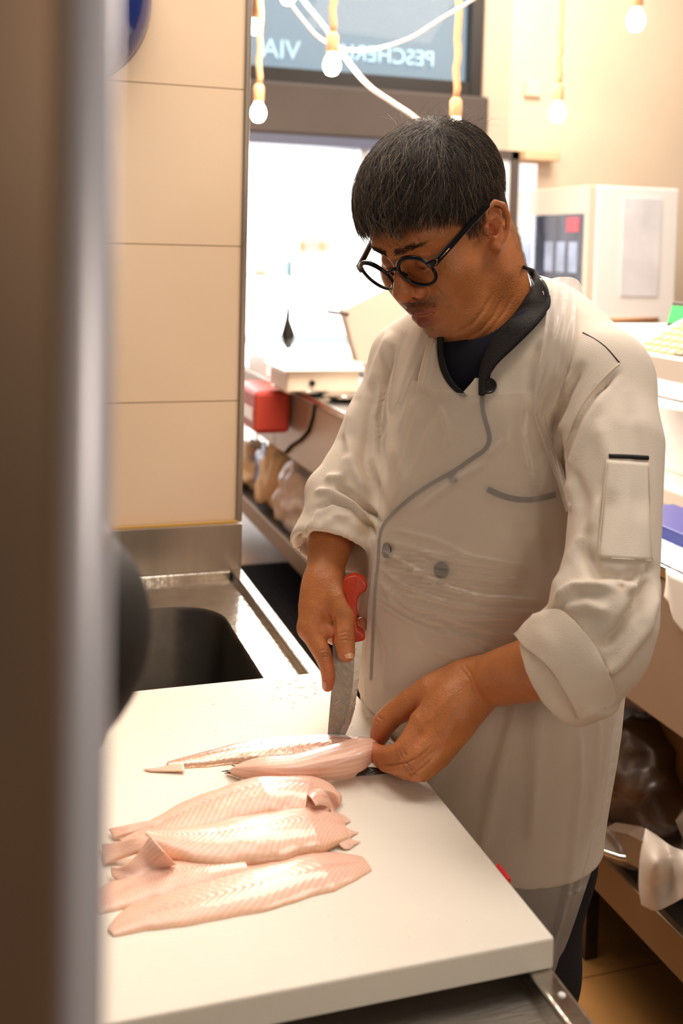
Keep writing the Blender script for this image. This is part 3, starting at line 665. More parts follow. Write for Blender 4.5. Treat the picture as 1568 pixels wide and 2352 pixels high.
# ---------------------------------------------------------------- head frame (x = his left, y = forward, z = up)
HB = np.array([[.4102, -.7433, -.5284], [-.911, -.3611, -.1993], [.0426, -.5631, .8253]]); HT = np.array([.5569, 1.2804, 1.5395]); HS = .9615
def h2w(v): return HT + HS*(np.asarray(v)@HB.T)
def w2h(v): return ((np.asarray(v)-HT)@HB)/HS
def HX(px, py, x):                                # sight line meets the head plane x = const
    o = w2h(CAM); d = w2h(CAM+ray(px, py))-o; return o + d*((x-o[0])/d[0])
# ================================================================ the man: head, neck (skin)
person = empty('person', tuple(k2w(K(1130, 1600, 1.40))*np.array([1, 1, 0])))
tag(person, 'man in black glasses, white kitchen jacket and clear apron, cutting fish at the board', 'person')
def pl(o): o.location = tuple(-np.array(person.location)); return o
H = SDF((-.115, -.16, -.19), (.115, .16, .17), .00135)
H.ell((0, -.016, .052), (.076, .096, .080)); H.ell((0, .026, .045), (.068, .066, .060), .03)
H.ell((0, .028, -.025), (.064, .058, .078), .03)
for s_ in (1, -1):
    H.chain([(s_*.062, -.008, -.01), (s_*.056, .002, -.055), (s_*.036, .048, -.090), (0, .064, -.100)], [.014, .018, .018, .017], .035)
    H.ell((s_*.046, .052, -.012), (.024, .028, .022), .025)         # cheekbone
    H.ell((s_*.040, .060, -.035), (.024, .026, .034), .025)
    H.chain([(s_*.052, .062, .036), (s_*.030, .086, .045), (s_*.008, .090, .036)], [.006, .0085, .008], .016)   # brow ridge
H.ell((0, .067, -.098), (.024, .018, .016), .02)                     # chin
H.ell((0, .066, -.055), (.036, .034, .028), .025)                    # muzzle
for s_ in (1, -1):
    H.ell((s_*.031, .101, .015), (.018, .018, .0125), .009, True)   # socket
    H.ell((s_*.031, .0750, .016), (.0155, .0145, .0115), .003)       # closed lid over the eye
    H.chain([(s_*.018, .0865, .0075), (s_*.031, .0895, .0045), (s_*.045, .080, .0085)], [.0018, .0024, .0018], .003)
# nose
H.chain([(0, .090, .030), (0, .096, .015), (0, .107, -.002), (0, .1105, -.0115)], [.0075, .0075, .0095, .0118], .012)
H.ell((0, .108, -.0155), (.0125, .0125, .011), .008)
for s_ in (1, -1):
    H.ell((s_*.0165, .0965, -.0215), (.0088, .0120, .0092), .004)
    H.ell((s_*.0085, .1015, -.0310), (.0048, .0075, .0066), .002, True)
H.chain([(0, .110, -.0235), (0, .1, -.033)], [.0042, .004], .005)
# lips
H.chain([(-.031, .084, -.0510), (-.015, .0980, -.0490), (0, .1035, -.0485), (.015, .0980, -.0490), (.031, .084, -.0510)], [.003, .0066, .0072, .0066, .003], .004)
H.chain([(-.027, .084, -.0560), (-.013, .0945, -.0635), (0, .0990, -.0655), (.013, .0945, -.0635), (.027, .084, -.0560)], [.003, .0082, .0102, .0082, .003], .0035)
H.chain([(-.033, .087, -.0520), (-.015, .1040, -.0555), (0, .1095, -.0560), (.015, .1040, -.0555), (.033, .087, -.0520)], [.0022, .0028, .003, .0028, .0022], .0025, True)
H.chain([(-.018, .089, -.0800), (0, .0955, -.0820), (.018, .089, -.0800)], .0065, .008, True)
# ears
for s_ in (1, -1):
    def e(px, py, dx=0):
        q = HX(px, py, .078+dx); q[0] *= s_; return q
    H.ell(e(1136, 520, .0), (.0095, .0175, .029), .006, R=[[.93, s_*.36, 0], [-s_*.36, .93, 0], [0, 0, 1]])
    H.ell(e(1132, 490, .002), (.006, .016, .015), .004)
    H.ell(e(1138, 516, .013), (.009, .0125, .0205), .003, True)
    hx = [e(1112, 500, .002), e(1117, 477, .009), e(1135, 464, .012), (e(1155, 471, .013)), e(1166, 495, .013), e(1166, 525, .010), e(1158, 550, .007), e(1145, 568, .003)]
    H.chain(hx, [.0028, .0036, .0038, .0040, .0040, .0036, .0034, .004], .002)
    H.chain([e(1124, 505, .006), e(1140, 492, .008), e(1150, 510, .009), e(1147, 535, .007), e(1136, 548, .004)], [.002, .0026, .0028, .0028, .0025], .002)
    H.chain([e(1134, 563, .002), e(1140, 572, 0)], [.0065, .0055], .005)
    H.chain([e(1114, 523, .001), e(1117, 533, .001)], [.0040, .0040], .004)
    H.ell(e(1130, 528, .004), (.007, .006, .0085), .002, True)
# neck: from under the skull down into the shoulders
nb = [w2h(P(1112, 560, 1.41)), w2h(P(1136, 690, 1.42)), w2h(P(1145, 790, 1.43))]
H.chain(nb, [.047, .051, .054], .026)
H.chain([w2h(P(1066, 736, 1.36)), w2h(P(1100, 775, 1.39))], [.026, .034], .035)
V, Fq = H.mesh(); V = relax(V, Fq, 2); V = h2w(V); Fq = flipped(Fq)
N_ = normals(V, Fq); c_ = V.mean(0)
if ((V-c_)*N_).sum() < 0: Fq = flipped(Fq); N_ = -N_
for ln, w, a in ((((1040, 770), (1085, 745), (1110, 715), (1135, 668)), 5, -.0016), (((1065, 782), (1105, 760), (1135, 725), (1155, 680)), 4, -.0014),
                 (((1095, 785), (1130, 755), (1160, 715), (1180, 675)), 4, -.0011), (((1030, 700), (1042, 715), (1050, 735)), 5, -.0016), (((975, 650), (1005, 668), (1026, 692)), 5, -.0010),
                 (((1022, 706), (1034, 706)), 3, -.0012), (((930, 572), (950, 590), (985, 590), (1005, 575)), 3, -.001), (((945, 562), (975, 566), (1000, 560)), 4, .001),
                 (((905, 552), (915, 562), (925, 570)), 3, -.0012), (((890, 560), (900, 566)), 3, -.001)):
    V = furrow(V, N_, ln, w, a)
head_V, head_F = V, Fq
def skin_col(V, N_=None):
    n = len(V); c = np.tile(np.array(lin((190, 118, 68))), (n, 1)); return c
L_ = w2h(V); hc = skin_col(V)
def tint(c, mask, rgb): return c*(1-mask[:, None]) + np.array(lin(rgb))*mask[:, None]
def gs(a, c, r): return np.exp(-(((a-np.array(c))/np.array(r))**2).sum(1))
la = np.stack([np.abs(L_[:, 0]), L_[:, 1], L_[:, 2]], 1)
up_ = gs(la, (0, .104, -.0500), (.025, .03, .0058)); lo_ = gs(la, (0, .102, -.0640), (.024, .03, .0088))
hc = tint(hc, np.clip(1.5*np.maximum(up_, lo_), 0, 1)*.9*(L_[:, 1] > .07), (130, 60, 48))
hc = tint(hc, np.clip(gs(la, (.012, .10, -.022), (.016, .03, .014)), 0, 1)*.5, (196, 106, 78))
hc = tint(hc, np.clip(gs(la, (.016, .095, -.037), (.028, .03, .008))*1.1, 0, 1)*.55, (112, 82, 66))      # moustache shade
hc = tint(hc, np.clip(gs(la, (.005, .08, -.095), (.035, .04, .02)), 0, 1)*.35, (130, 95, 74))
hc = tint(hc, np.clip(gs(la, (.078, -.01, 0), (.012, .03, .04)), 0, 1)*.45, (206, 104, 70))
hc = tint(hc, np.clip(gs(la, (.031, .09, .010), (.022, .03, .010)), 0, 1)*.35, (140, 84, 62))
sp = rng.random((60, 3))*np.array([.06, .05, .12]) + np.array([.02, .04, -.08])
for p_ in sp[:26]: hc = tint(hc, gs(L_, p_, (.0018, .02, .0018))*.30, (120, 70, 45))
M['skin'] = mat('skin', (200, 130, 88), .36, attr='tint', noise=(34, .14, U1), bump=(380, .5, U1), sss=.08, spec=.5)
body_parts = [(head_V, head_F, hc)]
# ---------------------------------------------------------------- round black glasses, low on the nose
M['acetate'] = mat('black_acetate', (8, 7, 7), .25, coat=.1, spec=.35); M['lens'] = mat('spectacle_lens', (255, 255, 255), .02, trans=1, ior=1.02, spec=.25)
M['brass'] = mat('thin_metal_inlay', (214, 170, 110), .3, 1)
gl_ = empty('glasses', (0, 0, 0)); gl_.parent = person; gl_.location = (0, 0, 0)
def hp(o): o.location = tuple(-np.array(person.location)); return o
for s_ in (1, -1):
    c0 = np.array([s_*.0368, .1060, .0148 if s_ > 0 else .0090]); gu = np.array([.9895, -s_*.1446, 0]); gv = np.array([0, .2302, .9731]); gv -= gv@gu*gu; gv /= np.linalg.norm(gv)
    pts = []; rad = []
    for t in np.linspace(0, 2*PI, 49):
        ru, rv = .0252, .0246; k_ = 1+.03*math.cos(2*t)
        cs_, sn_ = math.cos(t), math.sin(t); wx = .0022*max(0, s_*cs_)*max(0, sn_)
        pts.append(h2w(c0 + gu*(ru*cs_ + s_*wx) + gv*(rv*sn_ + s_*0 + wx*.5))); rad.append(.0022 + .0008*max(0, sn_))
    g = B()
    b_ = g.tube(pts, rad, 10).build('frame', M['acetate'], gl_, True); hp(b_)
    vs = [h2w(c0)] + [h2w(c0 + gu*.0250*math.cos(t) + gv*.0244*math.sin(t)) for t in np.linspace(0, 2*PI, 37)[:-1]]
    o = mesh_np('lens', np.array(vs), [(0, 1+i, 1+(i+1) % 36) for i in range(36)], M['lens'], gl_); hp(o)
    zt2 = 0 if s_ > 0 else -.006
    # temple arm: hinge block, straight arm, bend over the ear
    h0 = np.array([s_*.0595, .1060, .0245+zt2]); a0 = np.array([s_*.0700, .1015, .0250+zt2]); a1 = np.array([s_*.0895, .0, .0415]); a2 = np.array([s_*.0885, -.016, .0400]); a3 = np.array([s_*.080, -.036, .012])
    def bar(pts, hh, ww):
        vs = []; 
        for i, q in enumerate(pts):
            t = np.array(pts[min(i+1, len(pts)-1)])-np.array(pts[max(i-1, 0)]); t /= np.linalg.norm(t); side_ = np.array([1., 0, 0]); side_ -= side_@t*t; side_ /= np.linalg.norm(side_); u2 = np.cross(side_, t)
            for a, b in ((-1, -1), (1, -1), (1, 1), (-1, 1)): vs.append(h2w(np.array(q) + side_*a*ww[i] + u2*b*hh[i]))
        fs = [(4*i+j, 4*i+(j+1) % 4, 4*i+4+(j+1) % 4, 4*i+4+j) for i in range(len(pts)-1) for j in range(4)] + [(3, 2, 1, 0), tuple(4*(len(pts)-1)+j for j in range(4))]
        return vs, fs
    vs, fs = bar([h0, a0*.5+h0*.5+np.array([0, .0015, 0]), a0, a0*.97+a1*.03, a0*.7+a1*.3, a0*.35+a1*.65, a1, a2, a3], [.0030, .0040, .0046, .0042, .0038, .0035, .0033, .0030, .0024], [.0022, .0024, .0019, .0016, .0016, .0015, .0015, .0015, .0014])
    o = mesh_np('temple', np.array(vs), fs, M['acetate'], gl_, False); hp(o); bv = o.modifiers.new('b', 'BEVEL'); bv.width = .0008; bv.segments = 2
    # inlay
    i0 = a0*.93+a1*.07; i1 = a0*.76+a1*.24; ox = np.array([s_*.0022, 0, 0])
    o = B().tube([h2w(i0+ox), h2w(i1+ox)], .00042, 6).tube([h2w(a0+ox*.9+np.array([0, .004, -.002])), h2w(a0+ox+np.array([0, 0, -.001])), h2w(a0+ox+np.array([0, -.002, .003]))], .00045, 6).build('inlay', M['brass'], gl_, True); hp(o)
bp = [np.array([-.0135, .1095, .0150]), np.array([-.006, .1115, .0185]), np.array([0, .1120, .0210]), np.array([.006, .1115, .0225]), np.array([.0135, .1095, .0205])]
o = B().tube([h2w(q) for q in bp], [.0026, .0024, .0023, .0024, .0026], 10).build('bridge', M['acetate'], gl_, True); hp(o)
for s_ in (1, -1):
    o = B().tube([h2w((s_*.0115, .1045, .013)), h2w((s_*.0115, .1010, .006))], [.0016, .0014], 8).build('nose_pad', M['acetate'], gl_, True); hp(o)
# ---------------------------------------------------------------- hair: a dark under-layer and thousands of single strands
HC = np.array([0, -.0030, .0640]); HR = np.array([.0875, .1120, .0925])
def hit_cap(px, py, sc=1.0):
    o = (w2h(CAM)-HC)/(HR*sc); q = (w2h(CAM+ray(px, py))-HC)/(HR*sc); d = q-o
    a = d@d; b = o@d; c = o@o-1; disc = b*b-a*c
    t = -b/a if disc < 0 else (-b-math.sqrt(disc))/a
    return HC + (o+d*t)*HR*sc
line = [(818, 535), (838, 548), (860, 532), (890, 524), (930, 518), (980, 518), (1030, 510), (1058, 508), (1072, 530), (1078, 560), (1094, 556), (1102, 520), (1110, 488), (1125, 470), (1150, 462)]
az = []; zz = []
for p_ in line:
    q = hit_cap(*p_); az.append(abs(math.atan2(q[0], q[1]))); zz.append(q[2])
az = np.array(az); zz = np.array(zz); o_ = np.argsort(az); az = az[o_]; zz = zz[o_]
az = np.append(az, [1.95, 2.4, PI]); zz = np.append(zz, [.0, -.045, -.055]); k_ = np.argsort(az); az, zz = az[k_], zz[k_]
def zmin(p): return np.interp(np.abs(np.arctan2(p[:, 0], p[:, 1])), az, zz)
G = SDF((-.12, -.15, -.08), (.12, .13, .18), .002); G.ell(HC, HR*.965); G.ell((0, -.050, .004), (.064, .040, .052), .02)
V, Fq = G.mesh(); V = relax(V, Fq, 2)
low = zmin(V) + .008 + .004*np.sin(V[:, 0]*400)*np.sin(V[:, 1]*350); keep = V[:, 2] > low
hd = np.abs(np.linalg.norm((V-HC)/HR, axis=1))
Fk = Fq[keep[Fq].all(1)]; used = np.unique(Fk); mp_ = -np.ones(len(V), int); mp_[used] = np.arange(len(used))
M['hairbase'] = mat('hair_under_layer', (40, 32, 28), .7)
M['hair'] = mat('dark_greying_hair', (40, 32, 28), .38, attr='tint', spec=.6)
hair = pl(mesh_np('hair', h2w(V[used]), flipped(mp_[Fk]), M['hairbase'], person)); 
def strands(name, paths, rad, cols, m, parent):
    """paths (n, k, 3) world; three-sided tapering tubes as one mesh"""
    n, k, _ = paths.shape; t = np.gradient(paths, axis=1); t /= np.linalg.norm(t, axis=2, keepdims=True)+1e-12
    ref = -FW; u = np.cross(t, ref); u /= np.linalg.norm(u, axis=2, keepdims=True)+1e-9; w = np.cross(u, t)
    tp = np.linspace(1, .25, k)[None, :, None]*rad[:, None, None]
    R3 = [paths + tp*(u*math.cos(a) + w*math.sin(a)) for a in (0, 2.094, 4.189)]
    Vv = np.stack(R3, 2).reshape(-1, 3); b = (np.arange(n)*k*3)[:, None, None] + (np.arange(k-1)*3)[None, :, None] + np.arange(3)[None, None, :]
    j = np.array([1, 2, 0]); b2 = (np.arange(n)*k*3)[:, None, None] + (np.arange(k-1)*3)[None, :, None] + j[None, None, :]
    Q = np.stack([b, b2, b2+3, b+3], -1).reshape(-1, 4)
    return mesh_np(name, Vv, Q, m, parent, True, np.repeat(cols, k*3, 0))
nS = 15000; k = 10
wh = hit_cap(1000, 282)
d_ = rng.normal(size=(nS*2, 3)); d_ /= np.linalg.norm(d_, axis=1, keepdims=True)
p0 = HC + d_*HR*.97; ok = p0[:, 2] > zmin(p0)+.004; p0 = p0[ok][:nS]; nS = len(p0)
lift = rng.uniform(-.006, .0035, nS); turn = rng.normal(0, .30, nS); clump = np.sin(p0[:, 0]*130+1)*np.sin(p0[:, 1]*110)*.35
side = np.clip((-p0[:, 2]+.085)/.07, 0, 1)*np.clip((-p0[:, 1]+.04)/.06, 0, 1)
ln = rng.uniform(.035, .062, nS)*(1-.62*side); P_ = [p0]; p = p0.copy(); alive = np.ones(nS)
endz = zmin(p0)*0
for i in range(k-1):
    nrm = (p-HC)/HR**2; nrm /= np.linalg.norm(nrm, axis=1, keepdims=True)
    away = p-wh; away /= np.linalg.norm(away, axis=1, keepdims=True)+1e-9
    down = np.array([0, .15, -1.0]); fwd = np.array([0, 1., -.2])
    f_ = np.clip((p[:, 1]+.03)/.08, 0, 1)[:, None]
    d = away*.9 + down*.55 + fwd*.6*f_*np.clip((p[:, 2:3]-.03)/.06, 0, 1) + np.stack([.30+.35*np.sin(p0[:, 0]*70+2)*0+.12*np.sin(p0[:, 1]*150), 0*alive, 0*alive], 1)*f_
    d -= (d*nrm).sum(1, keepdims=True)*nrm; d /= np.linalg.norm(d, axis=1, keepdims=True)+1e-9
    b = np.cross(nrm, d); a = (turn+clump)*(.5+i*.12); d = d*np.cos(a)[:, None] + b*np.sin(a)[:, None]
    p = p + d*(ln/(k-1)*alive)[:, None]
    q = (p-HC)/HR; rr = np.linalg.norm(q, axis=1, keepdims=True); L0 = 1+(lift*(1+.25*i/(k-1))/.09)[:, None]
    p = HC + q/rr*HR*L0
    alive = np.where(p[:, 2] < zmin(p) - rng.uniform(-.006, .006, nS) - .006*np.abs(np.sin(p0[:, 0]*90+p0[:, 1]*60)), .0, alive)
    P_.append(p + rng.normal(0, 1, (nS, 1))*0)
paths = np.stack(P_, 1)
moved = np.linalg.norm(paths[:, -1]-paths[:, 0], axis=1) > .006; paths = paths[moved]; sd_ = side[moved]
for i in range(1, k): 
    m_ = np.linalg.norm(paths[:, i]-paths[:, i-1], axis=1) < 1e-5; paths[m_, i] = paths[m_, i-1] + np.array([0, .0004, -.0012])
n = len(paths); g_ = rng.random(n); grey = np.clip((g_ < (.19+.35*sd_)).astype(float)*rng.uniform(.35, 1, n), 0, 1)[:, None]
cols = np.array(lin((60, 48, 41)))*(rng.uniform(.5, 1.7, n)[:, None])*(1-grey) + np.array(lin((172, 154, 134)))*grey
strands('strands', h2w(paths), rng.uniform(.00018, .00030, n), cols, M['hair'], hair)
# flyaway hairs at the crown
m = 110; fa = []
for i in range(m):
    q = hit_cap(rng.uniform(900, 1120), rng.uniform(262, 300)); d0 = (q-HC)/HR**2; d0 /= np.linalg.norm(d0); t0_ = rng.normal(0, .7, 3); t0_ -= t0_@d0*d0
    L0 = rng.uniform(.008, .022); fa.append([q - d0*.002 + (d0*(s_) + t0_*s_*s_*1.1)*L0 for s_ in np.linspace(0, 1, 6)])
strands('flyaway_strands', h2w(np.array(fa)), np.full(m, .00018), np.tile(np.array(lin((150, 136, 122))), (m, 1)), M['hair'], hair)
# short hair rooted in the skin: nape, sideburn, brows, stubble
Nh = normals(head_V, head_F); Lh = w2h(head_V)
def sprout(name, mask, n, length, dirl, col, rad, parent, spread=.35, out=.35, shade=.3):
    idx = np.where(mask)[0]; idx = rng.choice(idx, n); q = Lh[idx] + rng.normal(0, .0005, (n, 3)); nn = Nh[idx]@HB
    d = np.array(dirl(q)) + rng.normal(0, spread, (n, 3)); d -= (d*nn).sum(1, keepdims=True)*nn; d /= np.linalg.norm(d, axis=1, keepdims=True)
    L0 = length*rng.uniform(.5, 1.2, n)[:, None]; pts = np.stack([q + nn*(-.0004+.0*s_) + (d*s_ + nn*out*math.sin(s_*1.6))*L0 for s_ in np.linspace(0, 1, 4)], 1)
    c = np.array(lin(col))[None, :]*rng.uniform(1-shade, 1+shade*2, n)[:, None]
    return strands(name, h2w(pts), rng.uniform(.7, 1.2, n)*rad, c, M['hair'], parent)
al = np.abs(Lh[:, 0]); pr = proj(head_V)
nape = (Lh[:, 1] < -.045) & (Lh[:, 2] < .03) & (Lh[:, 2] > -.095); sprout('nape_hair', nape, 3600, .008, lambda q: np.tile([0, -.1, -1.], (len(q), 1)), (168, 152, 134), .00015, hair, .25)
sb = (al > .062) & (Lh[:, 1] > .008) & (Lh[:, 1] < .034) & (Lh[:, 2] > .004) & (Lh[:, 2] < .045)
for sg_ in (1, -1): sprout('sideburn', sb & (Lh[:, 0]*sg_ > 0), 170, .009, lambda q: np.tile([0, .15, -1.], (len(q), 1)), (96, 82, 72), .00016, hair, .3)
def browm(x): return .0385 + .004*np.sin(np.clip((x-.012)/.038, 0, 1)*PI*.8)
bm_ = (al > .005) & (al < .046) & (np.abs(Lh[:, 2]-browm(al)) < np.where(al < .035, .0040, .0022)) & (Lh[:, 1] > .06)
sprout('eyebrow', bm_ & (Lh[:, 0] > 0), 520, .0070, lambda q: np.stack([np.ones(len(q)), 0*q[:, 0], .35-14*(q[:, 0]-.015)], 1), (26, 20, 18), .00020, hair, .22, .15)
sprout('eyebrow', bm_ & (Lh[:, 0] < 0), 520, .0070, lambda q: np.stack([-np.ones(len(q)), 0*q[:, 0], .35-14*(-q[:, 0]-.015)], 1), (26, 20, 18), .00020, hair, .22, .15)
ms = (al < .030) & (Lh[:, 2] > -.046) & (Lh[:, 2] < -.034-.2*al) & (Lh[:, 1] > .07); sprout('moustache_stubble', ms, 800, .0026, lambda q: np.stack([q[:, 0]*20, 0*q[:, 0], -np.ones(len(q))], 1), (92, 78, 68), .00013, hair, .4, .6)
cs = (al < .038) & (Lh[:, 2] < -.076) & (Lh[:, 2] > -.118) & (Lh[:, 1] > .045); sprout('chin_stubble', cs, 700, .0025, lambda q: np.tile([0, .3, -1.], (len(q), 1)), (120, 104, 88), .00012, hair, .5, .6)
# ---------------------------------------------------------------- arms and hands (skin)
def kc(S_, L_, k): S_.chain([K(a, b, c) for a, b, c, r in L_], [r for a, b, c, r in L_], k)
def grid_for(Ls, h, pad=.03):
    pts = np.array([K(a, b, c) for L_ in Ls for a, b, c, r in L_]); return SDF(pts.min(0)-pad, pts.max(0)+pad, h)
# left hand, pinching the raised fillet
LF = [[(1362, 1488, 1.112, .036), (1325, 1508, 1.115, .0355), (1240, 1532, 1.15, .0335), (1150, 1556, 1.20, .0300), (1090, 1570, 1.235, .0255)]]
LP = [[(1095, 1560, 1.232, .0215), (1040, 1600, 1.215, .0215), (970, 1660, 1.205, .0150)],
      [(1095, 1575, 1.228, .0215), (1045, 1635, 1.205, .0220), (1000, 1688, 1.195, .0152)],
      [(1092, 1590, 1.230, .0190), (1050, 1655, 1.205, .0190), (1014, 1712, 1.195, .0140)],
      [(1088, 1600, 1.235, .0165), (1048, 1670, 1.215, .0160), (1010, 1735, 1.205, .0122)]]
LT = [(1060, 1558, 1.235, .0195), (992, 1588, 1.238, .0190), (940, 1617, 1.245, .0152), (903, 1640, 1.250, .0128), (882, 1662, 1.250, .0128), (873, 1685, 1.252, .0118), (868, 1700, 1.254, .0098)]
LI = [(968, 1662, 1.203, .0136), (941, 1700, 1.195, .0112), (919, 1729, 1.192, .0112), (893, 1733, 1.207, .0096), (872, 1732, 1.220, .0095), (848, 1717, 1.240, .0080)]
LM = [(1000, 1690, 1.193, .0142), (965, 1728, 1.184, .0112), (934, 1759, 1.182, .0108), (908, 1760, 1.197, .0092), (885, 1754, 1.215, .0090), (862, 1738, 1.238, .0078)]
LR = [(1014, 1714, 1.193, .0132), (985, 1748, 1.182, .0106), (958, 1774, 1.178, .0102), (932, 1772, 1.194, .0088), (912, 1765, 1.212, .0086), (888, 1752, 1.236, .0074)]
LL = [(1010, 1736, 1.203, .0116), (992, 1760, 1.195, .0092), (973, 1777, 1.193, .0086), (950, 1776, 1.206, .0076), (932, 1770, 1.218, .0074), (912, 1760, 1.235, .0066)]
g = grid_for(LF+LP+[LT, LI, LM, LR, LL], .00125, .05)
kc(g, LF[0], .01)
for q in LP: kc(g, q, .016)
kc(g, LT, .010); kc(g, LT[2:5], .004)
for q in (LI, LM, LR, LL): kc(g, q, .0020)
V, Fq = g.mesh(); V = relax(V, Fq, 2, .5); V = k2w(V); N_ = normals(V, Fq)
if ((V-V.mean(0))*N_).sum() < 0: Fq = flipped(Fq); N_ = -N_
def wr(V, N_, lines, w, a):
    for l in lines: V = furrow(V, N_, l, w, a)
    return V
V = wr(V, N_, [((905, 1722), (918, 1748)), ((913, 1719), (927, 1746)), ((922, 1716), (933, 1738)), ((918, 1752), (940, 1776)), ((928, 1748), (948, 1770)), ((860, 1652), (872, 1662)), ((866, 1645), (880, 1655)), ((945, 1772), (962, 1792))], 2.2, -.0012)
V = wr(V, N_, [((1052, 1528), (1078, 1560), (1086, 1600)), ((1064, 1524), (1086, 1556), (1094, 1590))], 3, -.0010)
V = wr(V, N_, [((1040, 1590), (1000, 1640), (975, 1662)), ((1050, 1610), (1022, 1660), (1004, 1690)), ((1055, 1640), (1034, 1680), (1020, 1712))], 7, .0009)
V = wr(V, N_, [((998, 1708), (962, 1738), (930, 1752), (898, 1757), (868, 1756)), ((1000, 1735), (972, 1760), (948, 1778), (925, 1781))], 2.6, -.0020)
V = wr(V, N_, [((985, 1655), (968, 1680), (930, 1715))], 4, -.0004)
c = skin_col(V); U_ = proj(V)[:, :2]
def blot(c, U_, px, py, r, rgb, a): return tint(c, a*np.exp(-(((U_-np.array([px, py]))/r)**2).sum(1)), rgb)
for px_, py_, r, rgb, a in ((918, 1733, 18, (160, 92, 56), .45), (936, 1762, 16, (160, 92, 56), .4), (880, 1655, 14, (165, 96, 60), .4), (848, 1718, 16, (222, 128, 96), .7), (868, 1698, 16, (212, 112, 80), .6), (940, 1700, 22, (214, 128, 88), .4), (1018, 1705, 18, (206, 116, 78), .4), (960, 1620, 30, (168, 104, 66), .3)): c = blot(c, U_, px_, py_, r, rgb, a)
body_parts.append((V, Fq, c))
# right hand, on the knife
RFa = [(800, 1110, 1.47, .040), (775, 1185, 1.44, .0335), (757, 1255, 1.41, .0285), (743, 1325, 1.38, .0222), (738, 1352, 1.372, .0215)]
RP = [[(738, 1345, 1.372, .0205), (724, 1395, 1.358, .0205), (711, 1440, 1.345, .0152)],
      [(745, 1345, 1.375, .0205), (738, 1395, 1.365, .0210), (732, 1432, 1.360, .0160)],
      [(752, 1345, 1.378, .0200), (755, 1390, 1.372, .0200), (750, 1430, 1.378, .0150)]]
RT = [(757, 1350, 1.365, .0195), (776, 1380, 1.350, .0185), (789, 1415, 1.337, .0150), (790, 1445, 1.328, .0128), (791, 1472, 1.320, .0128), (795, 1500, 1.311, .0108)]
RI_ = [(711, 1443, 1.345, .0150), (724, 1470, 1.336, .0124), (741, 1502, 1.326, .0112), (751, 1532, 1.320, .0090), (754, 1555, 1.317, .0086), (752, 1576, 1.315, .0068)]
RW = [(738, 1440, 1.350, .0140), (762, 1452, 1.338, .0085)]
RM = [(732, 1432, 1.365, .0145), (768, 1462, 1.392, .0110), (806, 1458, 1.388, .0092), (826, 1440, 1.366, .0078), (830, 1430, 1.362, .0068)]
RR = [(750, 1405, 1.385, .0140), (785, 1432, 1.412, .0105), (812, 1448, 1.400, .0090), (823, 1458, 1.378, .0072)]
RL = [(752, 1385, 1.395, .0130), (785, 1402, 1.420, .0095), (810, 1412, 1.410, .0085), (813, 1420, 1.396, .0070)]
g = grid_for([RFa]+RP+[RT, RI_, RM, RR], .00125, .045)
kc(g, RFa, .01)
for q in RP: kc(g, q, .016)
kc(g, RT, .008)
for q in (RI_, RW): kc(g, q, .006)
for q in (RM, RR, RL): kc(g, q, .004)
V, Fq = g.mesh(); V = relax(V, Fq, 2, .5); V = k2w(V); N_ = normals(V, Fq)
if ((V-V.mean(0))*N_).sum() < 0: Fq = flipped(Fq); N_ = -N_
V = wr(V, N_, [((778, 1456), (793, 1450), (808, 1455)), ((780, 1464), (794, 1460), (809, 1464)), ((781, 1472), (795, 1469), (808, 1473)), ((732, 1496), (745, 1492), (757, 1496)), ((734, 1503), (746, 1500), (757, 1503)), ((736, 1510), (747, 1508), (756, 1509))], 2.0, -.0011)
V = wr(V, N_, [((766, 1415), (767, 1440), (770, 1470))], 4, -.0022)
V = wr(V, N_, [((720, 1380), (712, 1420), (712, 1445)), ((742, 1360), (735, 1400), (735, 1440))], 6, .0008)
c = skin_col(V); U_ = proj(V)[:, :2]
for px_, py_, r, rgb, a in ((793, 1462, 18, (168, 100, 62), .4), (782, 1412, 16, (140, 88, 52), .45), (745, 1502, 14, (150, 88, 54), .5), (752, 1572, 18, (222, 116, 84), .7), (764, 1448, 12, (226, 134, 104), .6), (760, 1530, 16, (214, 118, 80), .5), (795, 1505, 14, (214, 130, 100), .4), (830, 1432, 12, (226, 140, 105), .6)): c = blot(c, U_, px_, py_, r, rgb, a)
body_parts.append((V, Fq, c)); rh_bvh = BVHTree.FromPolygons([tuple(v) for v in V], [tuple(f) for f in Fq])
# torso core hidden by the clothes, legs under the trousers are carried by it
g = SDF(K(1130, 2600, 1.42)-np.array([.36, .12, .36]), K(1130, 640, 1.42)+np.array([.36, .03, .36]), .009)
RQ = np.array([[.555, 0, -.832], [0, 1, 0], [-.832, 0, -.555]]).T; g.ell(K(1155, 1000, 1.42), (.13, .17, .085), 0, R=RQ); g.ell(K(1130, 1300, 1.41), (.13, .2, .10), .05, R=RQ); g.ell(K(1130, 1600, 1.41), (.14, .16, .10), .05, R=RQ)
g.chain([K(1150, 790, 1.435), K(1165, 900, 1.44)], [.050, .06], .03)
g.chain([K(1375, 905, 1.27), K(1400, 1300, 1.14), K(1380, 1430, 1.115), K(1350, 1500, 1.115)], [.036, .034, .034, .036], .01)
g.chain([K(1160, 880, 1.43), K(1350, 900, 1.28)], [.05, .038], .03); g.chain([K(1160, 880, 1.43), K(950, 860, 1.52)], [.05, .038], .03)
g.chain([K(945, 860, 1.53), K(850, 1010, 1.51), K(805, 1105, 1.475)], [.046, .042, .036], .03)
V, Fq = g.mesh(); V = k2w(V); N_ = normals(V, Fq)
if ((V-V.mean(0))*N_).sum() < 0: Fq = flipped(Fq)
V[:, 0] = np.where(V[:, 2] < .94, np.maximum(V[:, 0], .486), V[:, 0])
body_parts.append((V, Fq, skin_col(V)))
